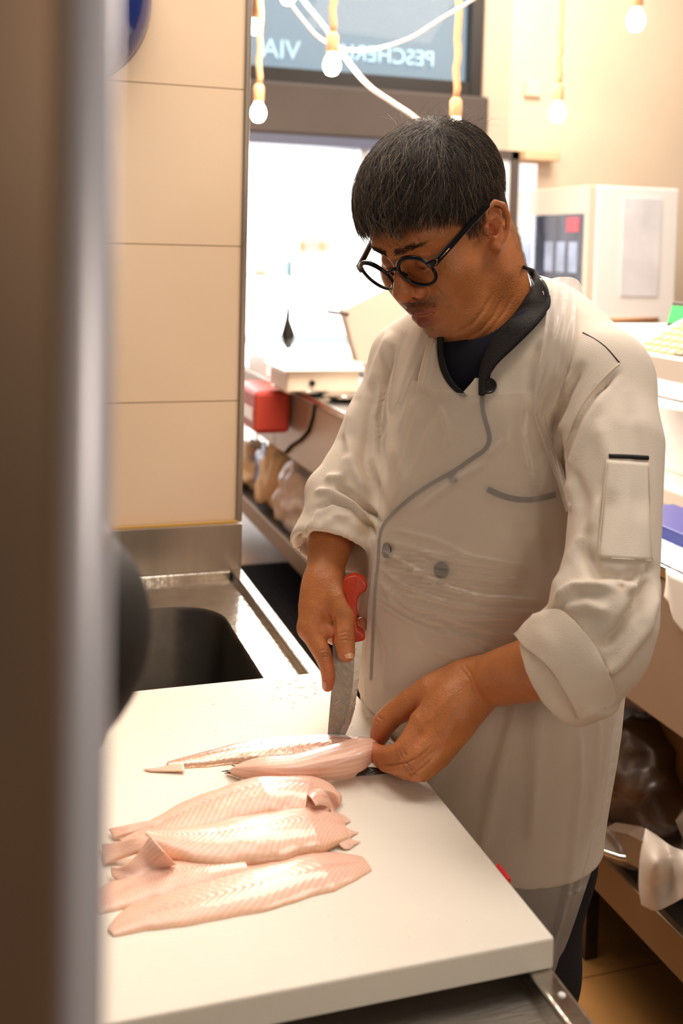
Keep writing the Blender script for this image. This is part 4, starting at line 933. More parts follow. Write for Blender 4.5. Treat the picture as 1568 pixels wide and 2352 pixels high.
# nails: thin curved plates on the thumb and two fingers of the right hand
M['nail'] = mat('fingernail', (206, 152, 118), .3, coat=.3)
def nail(c, up_, ax, w, l, nrm):
    ax = np.array(ax, float); nrm = np.array(nrm, float); ax /= np.linalg.norm(ax); nrm -= nrm@ax*ax; nrm /= np.linalg.norm(nrm); sd = np.cross(ax, nrm); vs = []; n = 9
    for i in range(n):
        for j in range(n):
            a = (i/(n-1)*2-1); b = (j/(n-1)*2-1); k_ = math.sqrt(max(0, 1-.45*b*b)) if b > 0 else math.sqrt(1-.15*b*b)
            vs.append(c + ax*b*l*math.sqrt(1-.35*a*a) + sd*a*w*k_ + nrm*(.0012 - .45*w*a*a*1.0))
    return vs, [(i*n+j, (i+1)*n+j, (i+1)*n+j+1, i*n+j+1) for i in range(n-1) for j in range(n-1)]
for c_, a_, w, l, nv in (((802, 1502, 1.3018), ((795, 1480, 1.316), (800, 1512, 1.303)), .0062, .0066, -FW*.93+RI*.28+UP*.1), ((745, 1575, 1.3095), ((748, 1560, 1.312), (750, 1584, 1.31)), .0034, .0052, -RI*.8-FW*.6), ((833, 1433, 1.358), ((828, 1442, 1.362), (836, 1424, 1.357)), .0035, .0042, RI*.8-FW*.4)):
    vs, fs = nail(k2w(K(*c_)), None, k2w(K(*a_[1]))-k2w(K(*a_[0])), w, l, nv)
    o = pl(mesh_np('fingernail', np.array(vs), fs, M['nail'], person))
# ---------------------------------------------------------------- trousers
sh = np.array([.555, 0, -.832]); fw_ = np.array([-.832, 0, -.555]); RT3 = np.array([sh, [0, 1, 0], fw_]).T     # columns: across, up, forward
M['jacket'] = mat('white_kitchen_cotton', (222, 207, 190), .85, noise=(14, .04, U1), bump=(700, .25, U1), attr='tint')
M['trouser'] = mat('dark_trousers', (26, 24, 30), .85, bump=(300, .3, U1)); M['piping'] = mat('black_piping', (20, 18, 18), .7); M['collar'] = mat('black_collar_cloth', (20, 18, 18), .9, bump=(260, .6, U1))
M['thread'] = mat('shadowed_seam', (120, 100, 84), .9); M['thread2'] = mat('seam_thread', (214, 198, 180), .85); M['tshirt'] = mat('navy_tshirt', (14, 14, 30), .9); M['button'] = mat('black_button', (20, 19, 19), .3, coat=.4)
def w2k(p): d = np.asarray(p)-CAM; return d@BC
hipL = k2w(K(1215, 1600, 1.36)); hipR = k2w(K(1060, 1600, 1.48)); dz = np.array([0, 0, 1.])
g = SDF((-.32, -.30, .02), (.32, .30, 1.1), .008); o0 = (hipL+hipR)/2*np.array([1, 1, 0]); g.lo += o0; 
for hp_, s_ in ((hipL, 1), (hipR, -1)):
    a = hp_*np.array([1, 1, 0]); kx = a + (o0-a)*.05
    g.chain([a+dz*.98, kx+dz*.78, kx+dz*.52+np.array([-.01, -.0, 0]), kx+dz*.12+np.array([.02, .0, 0])], [.105, .092, .075, .068], .03)
g.plane((0, 0, .105), (0, 0, -1)); V, Fq = g.mesh(); N_ = normals(V, Fq)
if ((V-V.mean(0))*N_).sum() < 0: Fq = flipped(Fq)
V = V + normals(V, Fq)*(.004*np.sin(V[:, 2:3]*40+V[:, 0:1]*30)); V[:, 0] = np.maximum(V[:, 0], .484); pl(mesh_np('trousers', V, Fq, M['trouser'], person)); TRB = BVHTree.FromPolygons([tuple(v) for v in V], [tuple(f) for f in Fq])
for hp_ in (hipL, hipR):                         # shoes
    a = hp_*np.array([1, 1, 0]); kx = a + (o0-a)*.05; d = np.array([-.86, -.5, 0]); s_ = SDF((-.17, -.17, -.005), (.17, .17, .16), .006); s_.lo += kx
    s_.chain([kx+d*-.05+dz*.045, kx+d*.09+dz*.035], [.046, .036], .02); s_.chain([kx+dz*.12, kx+dz*.05], [.045, .045], .02); s_.plane(kx+dz*.001, (0, 0, -1)); V, Fq = s_.mesh(); pl(mesh_np('shoe', V, flipped(Fq) if ((V-V.mean(0))*normals(V, Fq)).sum() < 0 else Fq, M['black'], person))
# ---------------------------------------------------------------- jacket
J = SDF(K(620, 2120, 1.42)-np.array([.02, 0, .42]), K(1560, 600, 1.42)+np.array([.02, .03, .30]), .0036)
J.ell(K(1150, 960, 1.415), (.175, .185, .118), 0, R=RT3)
J.ell(K(1118, 1210, 1.40), (.172, .20, .138), .06, R=RT3)
J.ell(K(1120, 1480, 1.405), (.178, .22, .140), .08, R=RT3)
J.ell(K(1108, 1800, 1.40), (.166, .42, .136), .08, R=RT3)
J.chain([K(1190, 745, 1.46), K(1270, 770, 1.38), K(1375, 860, 1.27)], [.060, .056, .056], .05)
J.chain([K(1150, 790, 1.46), K(1020, 780, 1.50), K(938, 820, 1.53)], [.062, .056, .052], .05)
# left sleeve
J.chain([K(1385, 895, 1.265), K(1410, 1020, 1.21), K(1412, 1180, 1.165), K(1402, 1330, 1.125), K(1384, 1415, 1.110)], [.056, .055, .049, .049, .051], .03)
J.chain([K(1386, 1420, 1.110), K(1366, 1480, 1.108), K(1335, 1518, 1.116)], [.050, .054, .053], .02)
cA = K(1392, 1455, 1.095); 
# cuff of the left sleeve: a wide rolled band, hollow towards the wrist
c0, c1 = K(1248, 1556, 1.135), K(1345, 1510, 1.108)
axL = (c0-c1)/np.linalg.norm(c0-c1)
def frame(ax, ref):
    u = np.cross(ax, ref); u /= np.linalg.norm(u); v = np.cross(ax, u); return u, v
def band(S_, a, b, ru, rv, u, v, th, sub_inner=.001, k=.006, m=22, f0=1.0, f1=1.0):
    """ring walls of an oval tube from a to b"""
    for t in np.linspace(0, 1, m):
        c = a*(1-t)+b*t; f = f0*(1-t)+f1*t; pts = [c + (u*math.cos(q)*ru + v*math.sin(q)*rv)*f for q in np.linspace(0, 2*PI, 33)]; S_.chain(pts, th, k if t == 0 else .002)
vL = np.array([.64, -.77, 0]); vL = vL - vL@axL*axL; vL /= np.linalg.norm(vL); uL = np.cross(axL, vL)
band(J, K(1281, 1544, 1.128), K(1338, 1510, 1.110), .048, .0525, uL, vL, .0048, m=20, f0=1.02, f1=1.08)
J.chain([K(1240, 1568, 1.142), K(1306, 1532, 1.122)], [.050, .042], .004, True)
# right sleeve
J.chain([K(945, 850, 1.525), K(888, 950, 1.505), K(848, 1050, 1.485), K(815, 1120, 1.46)], [.051, .052, .052, .050], .03)
J.chain([K(815, 1110, 1.46), K(782, 1160, 1.435), K(776, 1195, 1.42)], [.046, .047, .047], .02)
J.ell(K(744, 1128, 1.45), (.020, .018, .022), .02); J.chain([K(740, 1118, 1.45), K(775, 1112, 1.47)], [.012, .016], .02)
axR = K(752, 1285, 1.385)-K(790, 1180, 1.43); axR /= np.linalg.norm(axR); vR = np.array([1., .18, 0]); vR -= vR@axR*axR; vR /= np.linalg.norm(vR); uR = np.cross(axR, vR)
band(J, K(764, 1262, 1.400), K(786, 1195, 1.425), .044, .0525, uR, vR, .0042, m=16, f0=1.04, f1=.92)
J.chain([K(760, 1310, 1.38), K(775, 1232, 1.415)], [.047, .036], .004, True)
J.plane(K(1200, 2012, 1.275), UPc := np.array([-math.sin(ROL), -math.cos(ROL)*math.cos(PIT), -math.sin(PIT)*0]))
# neck opening
J.chain([K(1132, 700, 1.42), K(1122, 780, 1.41), K(1092, 850, 1.355)], [.060, .050, .020], .006, True)
V, Fq = J.mesh(); V = relax(V, Fq, 1); V = k2w(V); N_ = normals(V, Fq)
if ((V-V.mean(0))*N_).sum() < 0: Fq = flipped(Fq); N_ = -N_
FOLDS = [  # (line, half width px, height m)
 # left sleeve
 (((1340, 830), (1300, 900), (1262, 990), (1250, 1060)), 16, -.006), (((1425, 850), (1370, 900), (1322, 980), (1298, 1060), (1290, 1150)), 9, -.007), (((1395, 890), (1350, 970), (1318, 1060), (1305, 1180)), 16, .004),
 (((1330, 1240), (1370, 1320), (1430, 1340), (1480, 1310)), 22, -.008), (((1265, 1410), (1320, 1350), (1400, 1345), (1460, 1350), (1495, 1310)), 15, .007), (((1500, 1290), (1470, 1380), (1420, 1450), (1380, 1490)), 15, -.009),
 (((1508, 1330), (1480, 1440), (1420, 1520), (1380, 1550)), 18, .006), (((1290, 1400), (1350, 1390), (1400, 1410)), 18, .004), (((1300, 1060), (1345, 1160), (1340, 1260)), 20, -.004),
 (((1370, 960), (1400, 1060), (1400, 1160)), 30, .003), (((1440, 900), (1470, 1050), (1470, 1200)), 26, -.003), (((1265, 1395), (1300, 1300), (1360, 1200), (1385, 1120)), 18, .004),
 # shoulder and front at his left
 (((1270, 770), (1290, 860), (1285, 930), (1270, 1000)), 18, -.005), (((1310, 850), (1295, 930), (1288, 1000)), 12, .004), (((1240, 780), (1215, 850), (1210, 920)), 12, -.003),
 # right sleeve
 (((905, 790), (880, 880), (868, 960), (872, 1040), (885, 1110)), 10, -.008), (((862, 860), (845, 950), (838, 1050), (860, 1130), (880, 1185)), 16, -.007), (((815, 920), (800, 1000), (812, 1080), (850, 1150)), 14, .005),
 (((770, 1118), (800, 1130), (840, 1165), (875, 1205)), 8, -.010), (((745, 1100), (785, 1098), (800, 1040)), 12, .005), (((720, 1130), (760, 1130), (810, 1160), (850, 1200)), 10, .005), (((712, 1175), (760, 1150), (810, 1165), (850, 1210), (862, 1240)), 7, -.005),
 (((740, 1215), (770, 1185), (800, 1190), (830, 1230)), 14, .004), (((930, 760), (915, 840), (905, 900)), 10, -.004), (((975, 760), (950, 860), (940, 930)), 9, -.005), (((1000, 780), (985, 850), (975, 900)), 8, .003), (((900, 760), (870, 830), (850, 900)), 14, .004),
 (((672, 1275), (690, 1262), (712, 1245)), 7, -.004), (((690, 1240), (720, 1200), (735, 1170)), 8, .004),
 # torso
 (((1215, 1000), (1235, 1100), (1260, 1230), (1275, 1330)), 20, -.004), (((900, 1010), (930, 1100), (900, 1180)), 18, .003), (((1180, 1180), (1220, 1280), (1200, 1380)), 26, -.004), (((900, 1400), (1000, 1440), (1150, 1450)), 14, -.003), (((1170, 1560), (1150, 1680), (1090, 1850)), 18, -.006), (((1230, 1600), (1230, 1800), (1220, 1950)), 22, .005)]
for l_, w_, a_ in FOLDS: V = furrow(V, N_, l_, w_*.75, a_*1.5)
# cuff creases
for l_, w_, a_ in ((((1183, 1458), (1200, 1420), (1250, 1398), (1300, 1425), (1350, 1480), (1392, 1550), (1408, 1605)), 4, -.004), (((1190, 1475), (1250, 1520), (1290, 1570), (1325, 1640)), 5, .003), (((1225, 1440), (1290, 1500), (1340, 1590)), 14, .003), (((1345, 1640), (1350, 1600), (1400, 1570)), 8, -.004)): V = furrow(V, N_, l_, w_, a_)
V[:, 0] = np.where(V[:, 2] < .945, np.maximum(V[:, 0], .479), V[:, 0]); N_ = normals(V, Fq); pr = proj(V)
Vopen = [(1012, 770), (1010, 800), (1018, 845), (1034, 875), (1056, 900), (1062, 902), (1085, 876), (1100, 855), (1108, 905), (1116, 905), (1130, 845), (1160, 812), (1200, 770), (1240, 728), (1252, 700), (1220, 560), (1000, 560)]
cut = (inpoly(pr[:, :2], Vopen) & ((N_@FW) < .25) & (pr[:, 2] < 1.47)) | (inpoly(pr[:, :2], [(1098, 812), (1150, 768), (1190, 718), (1228, 660), (1212, 628), (1195, 600), (1050, 560), (1000, 780)]) & (pr[:, 2] < 1.56))
Fk = Fq[~cut[Fq].any(1)]
def boundary(Fs):
    e = np.concatenate([Fs[:, [i, (i+1) % 4]] for i in range(4)]); e.sort(1); u, c_ = np.unique(e, axis=0, return_counts=True); return np.unique(u[c_ == 1])
def snap(V, ids, line, maxd=14):
    line = np.array(line, float); pr_ = proj(V[ids]); V = V.copy()
    for n_, (x, y, z) in zip(ids, pr_):
        best = None
        for a, b in zip(line[:-1], line[1:]):
            ab = b-a; t = np.clip(((np.array([x, y])-a)@ab)/(ab@ab+1e-9), 0, 1); q = a+t*ab; d = math.hypot(q[0]-x, q[1]-y)
            if best is None or d < best[0]: best = (d, q)
        if best[0] < maxd: V[n_] = P(best[1][0], best[1][1], z)
    return V
V = snap(V, boundary(Fk), Vopen[:14]); col = np.ones((len(V), 3))*np.array(lin((222, 207, 190)))
Uj = pr[:, :2]
for px_, py_, r, rgb, a in ((840, 1210, 22, (200, 176, 120), .5), (820, 1290, 30, (190, 176, 140), .35), (1425, 1350, 10, (206, 160, 120), .35), (800, 1255, 18, (206, 186, 140), .35)): col = blot(col, Uj, px_, py_, r, rgb, a)
jack = pl(mesh_np('jacket', V, Fk, M['jacket'], person, True, col)); JB = BVHTree.FromPolygons([tuple(v) for v in V], [tuple(f) for f in Fk]); JBF = BVHTree.FromPolygons([tuple(v) for v in V], [tuple(f) for f in Fq])
jw = -np.array(person.location)
def jl(o): o.location = (0, 0, 0); return o      # children of the jacket: geometry is in world coordinates, the jacket carries the shift
def surf(px, py, off=.001, B_=None):
    r = ray(px, py); n_ = np.linalg.norm(r); h = (B_ or JBF).ray_cast(Vector(CAM), Vector(r/n_))
    if h[0] is None: return None, None
    return np.array(h[0])-r/n_*off, np.array(h[1])
def onsurf_tube(name, pts, r, m, off=.0, flat=1, step=10, parent=None):
    P3 = []
    for a, b in zip(pts[:-1], pts[1:]):
        n = max(1, int(math.dist(a, b)/step))
        for k in range(n):
            q, _ = surf(a[0]+(b[0]-a[0])*k/n, a[1]+(b[1]-a[1])*k/n, off)
            if q is not None: P3.append(q)
    q, _ = surf(*pts[-1], off)
    if q is not None: P3.append(q)
    P3 = np.array(P3)
    for _ in range(3): P3[1:-1] = (P3[:-2]+2*P3[1:-1]+P3[2:])/4
    return B().tube(P3, r, 8).build(name, m, parent or jack, True)
# undershirt filling the open neck
g = SDF(K(1090, 960, 1.40)-np.array([.13, 0, .13]), K(1130, 640, 1.40)+np.array([.13, 0, .13]), .003)
g.ell(K(1152, 968, 1.42), (.163, .176, .108), 0, R=RT3); g.chain([K(1112, 805, 1.41), K(1090, 860, 1.385)], [.054, .056], .03)
g.chain([K(1135, 600, 1.40), K(1128, 700, 1.40), K(1118, 742, 1.395)], [.066, .066, .062], .004, True); g.plane(K(1040, 779, 1.36), (-.35, 1, 0)) if False else None
V, Fq = g.mesh(); V = relax(V, Fq, 2); V = k2w(V); N_ = normals(V, Fq)
if ((V-V.mean(0))*N_).sum() < 0: Fq = flipped(Fq)
pl(mesh_np('undershirt', V, Fq, M['tshirt'], person)); UB = BVHTree.FromPolygons([tuple(v) for v in V], [tuple(f) for f in Fq])
# black stand collar, his left side
def ribbon(name, A_, Bv, m, th, parent, nA=60, nB=9, bulge=.0, off=None):
    a = cr_spline(A_, nA); b = cr_spline(Bv, nA); vs = []
    for i in range(nA):
        for j in range(nB):
            t = j/(nB-1); q = a[i]*(1-t)+b[i]*t; vs.append(q - FW*bulge*math.sin(t*PI))
    fs = np.array([(i*nB+j, (i+1)*nB+j, (i+1)*nB+j+1, i*nB+j+1) for i in range(nA-1) for j in range(nB-1)])
    o = mesh_np(name, np.array(vs), fs, m, parent); sd = o.modifiers.new('s', 'SOLIDIFY'); sd.thickness = th; sd.offset = 0; return o
def cr_spline(Q, m):
    Q = np.array(Q, float); n = len(Q); out = []
    for t in np.linspace(0, n-1, m):
        i = min(int(t), n-2); u = t-i; p0 = Q[max(i-1, 0)]; p1 = Q[i]; p2 = Q[i+1]; p3 = Q[min(i+2, n-1)]
        out.append(.5*((2*p1) + (-p0+p2)*u + (2*p0-5*p1+4*p2-p3)*u*u + (-p0+3*p1-3*p2+p3)*u**3))
    return np.array(out)
outer = [(1203, 613, 1.445), (1228, 622, 1.442), (1250, 650, 1.432), (1262, 688, 1.418), (1254, 715, 1.405), (1225, 752, 1.375), (1180, 797, 1.345), (1138, 838, 1.315), (1114, 880, 1.292), (1111, 908, 1.284)]
inner = [(1200, 612, 1.442), (1216, 632, 1.438), (1222, 655, 1.428), (1208, 685, 1.408), (1190, 712, 1.39), (1168, 740, 1.37), (1145, 765, 1.352), (1122, 795, 1.33), (1104, 848, 1.30), (1101, 908, 1.284)]
NB_ = BVHTree.FromPolygons([tuple(v) for v in head_V], [tuple(f) for f in head_F])
def zdep(p): return (np.asarray(p)-CAM)@FW
def nearest(px, py, zdef, off, Bs):
    best = zdef
    for B_ in Bs:
        q, _ = surf(px, py, off, B_)
        if q is not None: best = min(best, zdep(q)) if zdef is not None else zdep(q)
    return P(px, py, best)
ribbon('collar', [nearest(*p, .0105, (JBF, NB_)) for p in outer], [nearest(*p, .004, (NB_, UB)) for p in inner], M['collar'], .0032, jack, bulge=.005)
rb = [(1006, 768, 1.40), (1004, 800, 1.39), (1011, 846, 1.37), (1029, 882, 1.35), (1060, 912, 1.34)]
ribbon('collar', [nearest(*p, .003, (JBF, UB)) for p in rb], [nearest(a+13, b-3, c, .004, (UB, JBF)) for a, b, c in rb], M['collar'], .002, jack)
# piping and front edge
onsurf_tube('piping', [(1107, 905), (1106, 930), (1113, 965), (1124, 995), (1126, 1020), (1112, 1036), (1080, 1056), (1045, 1082), (1000, 1105), (950, 1138), (905, 1176), (878, 1208), (871, 1240), (870, 1290), (864, 1340), (860, 1400), (857, 1470), (853, 1560)], .0028, M['piping'], .000)
onsurf_tube('piping', [(1046, 1082), (1030, 1100), (1026, 1112), (1050, 1100)], .0028, M['piping'], .0)
onsurf_tube('pocket_edge', [(1120, 1124), (1145, 1137), (1180, 1147), (1215, 1150), (1248, 1143), (1276, 1136)], .0036, M['piping'], .000)
onsurf_tube('seam', [(1338, 764), (1362, 776), (1390, 795), (1422, 833)], .0009, M['piping'], .0002)
onsurf_tube('seam', [(1422, 835), (1385, 868), (1345, 915), (1318, 965), (1300, 1020), (1292, 1070)], .0010, M['thread2'], .0004)
def button(px, py, r, tilt=1):
    q, nn = surf(px, py, .0005)
    if q is None: return
    me = B().lathe([(r*.3, .0035), (r*.82, .0036), (r*.95, .0048), (r, .003), (r*.9, 0)], (0, 0, 0), 28).build('button', M['button'], jack, True)
    me.rotation_mode = 'QUATERNION'; me.rotation_quaternion = Vector(nn).to_track_quat('Z', 'Y'); me.location = tuple(q)
for a in ((1122, 887, .0098), (1016, 1309, .0096), (894, 1265, .0096)): button(*a)
# sleeve pen pocket
cx_ = [(1400, 1056), (1488, 1062)]; pk = [(1393, 1056), (1490, 1063), (1498, 1288), (1373, 1281)]
nu, nv_ = 14, 26; vs = []
for j in range(nv_):
    for i in range(nu):
        u = i/(nu-1); v = j/(nv_-1); x = (pk[0][0]*(1-u)+pk[1][0]*u)*(1-v)+(pk[3][0]*(1-u)+pk[2][0]*u)*v; y = (pk[0][1]*(1-u)+pk[1][1]*u)*(1-v)+(pk[3][1]*(1-u)+pk[2][1]*u)*v
        q, _ = surf(x, y, .0022 + .0012*math.sin(u*PI)*(1-v*.5) + .0006*math.sin(u*9+v*7)); vs.append(q if q is not None else vs[-1])
fs = np.array([(j*nu+i, (j+1)*nu+i, (j+1)*nu+i+1, j*nu+i+1) for j in range(nv_-1) for i in range(nu-1)])
o = mesh_np('sleeve_pocket', np.array(vs), fs, M['jacket'], jack, True, np.tile(np.array(lin((226, 212, 195))), (len(vs), 1))); sd = o.modifiers.new('s', 'SOLIDIFY'); sd.thickness = .0022
onsurf_tube('pocket_trim', [(1398, 1048), (1440, 1049), (1488, 1052)], .0026, M['piping'], .0005)
for l_ in (((1393, 1056), (1373, 1281)), ((1490, 1063), (1498, 1288)), ((1373, 1281), (1498, 1288))): onsurf_tube('seam', l_, .0007, M['thread2'], .0026)
E1 = [(1184, 1456), (1204, 1482), (1242, 1512), (1276, 1548), (1302, 1592), (1328, 1642), (1342, 1646)]; E2 = [(1226, 1414), (1284, 1402), (1330, 1438), (1372, 1496), (1400, 1552), (1410, 1602), (1396, 1622)]
cr_ = [nearest(a, b, 1.118, .0035, (JBF,)) for a, b in E1]; cs_ = [nearest(a, b, 1.108, .004, (JBF,)) for a, b in E2]
M['jplain'] = mat('white_cuff_cotton', (224, 209, 192), .85, noise=(14, .04, U1), bump=(700, .25, U1))
a_ = cr_spline(cr_, 60); b_ = cr_spline(cs_, 60); nB = 16; vs = []
for i in range(60):
    for j in range(nB):
        t = j/(nB-1); q = a_[i]*(1-t)+b_[i]*t; u_ = proj(q); h_, _ = surf(u_[0], u_[1], .0028); z_ = u_[2]
        if h_ is not None: z_ = min(z_, zdep(h_))
        vs.append(P(u_[0], u_[1], z_ - .004*math.sin(PI*t)**.5 - .0012*math.sin(i*.35+j*.5)))
vs = np.array(vs).reshape(60, nB, 3)
for _ in range(6): vs[1:-1, 1:-1] = (vs[:-2, 1:-1]+vs[2:, 1:-1]+vs[1:-1, :-2]+vs[1:-1, 2:])/4
fs = np.array([(i*nB+j, (i+1)*nB+j, (i+1)*nB+j+1, i*nB+j+1) for i in range(59) for j in range(nB-1)])
o = mesh_np('cuff', vs.reshape(-1, 3), fs, M['jplain'], jack); sd = o.modifiers.new('s', 'SOLIDIFY'); sd.thickness = .005; sd.offset = 0; bv = o.modifiers.new('b', 'BEVEL'); bv.width = .0022; bv.segments = 3
# dark lining showing at the left cuff
lc = [k2w(K(a, b, c)) for a, b, c in ((1407, 1578, 1.118), (1409, 1592, 1.12), (1407, 1606, 1.122), (1400, 1614, 1.124))]
B().tube(lc, .0022, 8).build('cuff_lining', M['piping'], jack, True)
# ---------------------------------------------------------------- clear plastic apron over the jacket
def film_mat(name, op, rgb):
    m = bpy.data.materials.new(name); m.use_nodes = True; nt = m.node_tree; N = nt.nodes; L = nt.links; out = N['Material Output']; b = N['Principled BSDF']
    b.inputs['Base Color'].default_value = lin(rgb)+(1,); b.inputs['Roughness'].default_value = .28; b.inputs['Specular IOR Level'].default_value = .8
    tr_ = N.new('ShaderNodeBsdfTransparent'); tr_.inputs[0].default_value = (.97, .955, .93, 1); tl = N.new('ShaderNodeBsdfTranslucent'); tl.inputs[0].default_value = lin(rgb)+(1,)
    ad = N.new('ShaderNodeMixShader'); ad.inputs[0].default_value = .4; L.new(b.outputs[0], ad.inputs[1]); L.new(tl.outputs[0], ad.inputs[2])
    tc = N.new('ShaderNodeTexCoord'); t = N.new('ShaderNodeTexNoise'); t.inputs['Scale'].default_value = 7; t.inputs['Detail'].default_value = 5; L.new(tc.outputs['Object'], t.inputs['Vector'])
    lw = N.new('ShaderNodeLayerWeight'); lw.inputs[0].default_value = .45
    mr = N.new('ShaderNodeMapRange'); mr.inputs['To Min'].default_value = op*.75; mr.inputs['To Max'].default_value = op*1.25; L.new(t.outputs['Fac'], mr.inputs['Value'])
    mt = N.new('ShaderNodeMath'); mt.operation = 'MULTIPLY_ADD'; mt.inputs[1].default_value = .45; mt.use_clamp = True; L.new(lw.outputs['Facing'], mt.inputs[0]); L.new(mr.outputs[0], mt.inputs[2])
    mx = N.new('ShaderNodeMixShader'); L.new(mt.outputs[0], mx.inputs[0]); L.new(tr_.outputs[0], mx.inputs[1]); L.new(ad.outputs[0], mx.inputs[2]); L.new(mx.outputs[0], out.inputs['Surface'])
    bn = N.new('ShaderNodeBump'); bn.inputs['Strength'].default_value = .5; bn.inputs['Distance'].default_value = .003; t2 = N.new('ShaderNodeTexNoise'); t2.inputs['Scale'].default_value = 26; t2.inputs['Detail'].default_value = 6; t2.inputs['Distortion'].default_value = 1.2
    L.new(tc.outputs['Object'], t2.inputs['Vector']); L.new(t2.outputs['Fac'], bn.inputs['Height']); L.new(bn.outputs[0], b.inputs['Normal']); return m
M['film'] = film_mat('clear_apron_film', .40, (232, 222, 212)); M['film2'] = film_mat('clear_apron_film_bunched', .50, (238, 230, 222))
TS = SDF(K(720, 2300, 1.42)-np.array([.02, 0, .26]), K(1480, 780, 1.42)+np.array([.02, .03, .24]), .008)
TS.ell(K(1150, 960, 1.415), (.175, .185, .118), 0, R=RT3); TS.ell(K(1118, 1210, 1.40), (.172, .20, .138), .06, R=RT3); TS.ell(K(1120, 1480, 1.405), (.178, .22, .140), .08, R=RT3)
TS.ell(K(1128, 1800, 1.40), (.182, .34, .144), .08, R=RT3); TS.ell(K(1128, 2100, 1.40), (.16, .30, .13), .08, R=RT3)
V, Fq = TS.mesh(); V = k2w(V); TB = BVHTree.FromPolygons([tuple(v) for v in V], [tuple(f) for f in Fq])
AP = [(948, 872), (1000, 897), (1100, 907), (1215, 903), (1236, 958), (1262, 1040), (1300, 1120), (1330, 1240), (1350, 1400), (1400, 1520), (1445, 1535), (1438, 1590), (1428, 1660), (1418, 1720), (1408, 1790), (1396, 1860), (1380, 1930), (1362, 1990), (1345, 2040), (1322, 2110), (1308, 2150), (1296, 2180), (1284, 2200), (1276, 2226), (1262, 2262), (1120, 2260), (1000, 2200), (870, 1900), (845, 1700), (836, 1620), (838, 1500), (844, 1400), (852, 1330), (862, 1250), (868, 1180), (874, 1100), (872, 1010), (900, 945)]
nx_, ny_ = 150, 330; gx = np.linspace(820, 1455, nx_); gy = np.linspace(862, 2275, ny_); Dp = np.full((ny_, nx_), np.nan)
for j in range(ny_):
    for i in range(nx_):
        a, _ = surf(gx[i], gy[j], 0, TB)
        if a is None:
            t_, _ = surf(gx[i], gy[j], 0, TRB)
            if t_ is not None: Dp[j, i] = zdep(t_)-.004
            continue
        z = zdep(a); t_, _ = surf(gx[i], gy[j], 0, TRB)
        if t_ is not None: z = min(z, zdep(t_)-.004)
        b, _ = surf(gx[i], gy[j], 0, JBF)
        if b is not None and abs(zdep(b)-z) < .022: z = min(z, zdep(b))
        Dp[j, i] = z
known = ~np.isnan(Dp); Dd = Dp.copy(); 
for j in range(ny_):                              # beyond the body outline the film carries on from its edge
    k_ = np.where(known[j])[0]
    if len(k_): 
        lo_i, hi_i = k_[0]+8, k_[-1]-3
        for i in range(nx_):
            if i < lo_i: Dd[j, i] = Dd[j, lo_i] - .006 + (lo_i-i)*.0001
            elif i > hi_i: Dd[j, i] = Dd[j, hi_i] + (i-hi_i)*.0018
    else: Dd[j] = Dd[j-1]
base = np.where(known, Dp-.0065, 9); cap_ = np.where(np.isnan(base), 9, base)
for it in range(60):
    s_ = Dd.copy(); s_[1:-1, 1:-1] = (Dd[:-2, 1:-1]+Dd[2:, 1:-1]+Dd[1:-1, :-2]+Dd[1:-1, 2:])/4; Dd = np.minimum(s_, np.where(cap_ < 5, np.minimum(cap_, s_+1), 9)) if it < 58 else np.minimum(s_, cap_)
X_, Y_ = np.meshgrid(gx, gy)
Wp = CAM + Dd[..., None]*(FW + RI*((X_-784)/FPX)[..., None] - UP*((Y_-PPY)/FPX)[..., None]); Va = Wp.reshape(-1, 3)
I = np.arange(nx_*ny_).reshape(ny_, nx_); Fa = np.stack([I[:-1, :-1], I[1:, :-1], I[1:, 1:], I[:-1, 1:]], -1).reshape(-1, 4)
inside = inpoly(np.stack([X_.ravel(), Y_.ravel()], 1), AP); 
# pull the boundary vertices onto the outline
AFOLD = [(((868, 1262), (930, 1290), (1010, 1345), (1110, 1372), (1250, 1378)), 4, .005), (((866, 1300), (930, 1345), (1040, 1390), (1150, 1402), (1270, 1408)), 4, .0045), (((864, 1335), (950, 1395), (1080, 1420), (1240, 1412)), 5, .004),
 (((866, 1280), (960, 1310), (1060, 1360)), 3, .003), (((870, 1240), (960, 1262), (1060, 1290), (1180, 1300)), 5, .003), (((900, 1215), (1000, 1240), (1090, 1280)), 4, .0025), (((866, 1320), (900, 1380), (960, 1420), (1040, 1440)), 4, .003),
 (((1000, 1410), (1100, 1440), (1220, 1470)), 6, .003), (((1010, 1430), (1090, 1490), (1180, 1540)), 6, -.003), (((1190, 1600), (1165, 1700), (1130, 1850), (1100, 1980)), 16, .010), (((1240, 1600), (1230, 1750), (1215, 1950)), 12, -.006), (((1330, 1640), (1330, 1800), (1310, 2000), (1280, 2140)), 8, .006),
 (((1375, 1600), (1370, 1750), (1345, 1950), (1305, 2100)), 6, .006), (((1405, 1580), (1395, 1700), (1370, 1900)), 5, -.005), (((1300, 2060), (1330, 2045), (1350, 2035)), 3, .004), (((1295, 2080), (1270, 2160), (1262, 2220)), 5, .006), (((1060, 1620), (1020, 1750), (960, 1850)), 14, .005),
 (((945, 880), (958, 960), (930, 1060), (900, 1150)), 9, .004), (((1210, 910), (1196, 1000), (1215, 1100)), 8, .003), (((1010, 930), (1025, 980), (1030, 1030)), 6, .0025), (((1000, 960), (960, 1060), (900, 1160)), 10, -.003), (((950, 1180), (1040, 1110), (1120, 1060)), 8, .003), (((1120, 1050), (1160, 1010), (1170, 950)), 7, .0025),
 (((862, 1400), (890, 1500), (880, 1600)), 7, .003), (((846, 1420), (842, 1520), (840, 1640)), 4, .004), (((950, 1450), (1000, 1500), (1080, 1520)), 7, .0025), (((1100, 1470), (1150, 1500), (1200, 1500)), 5, -.003)]
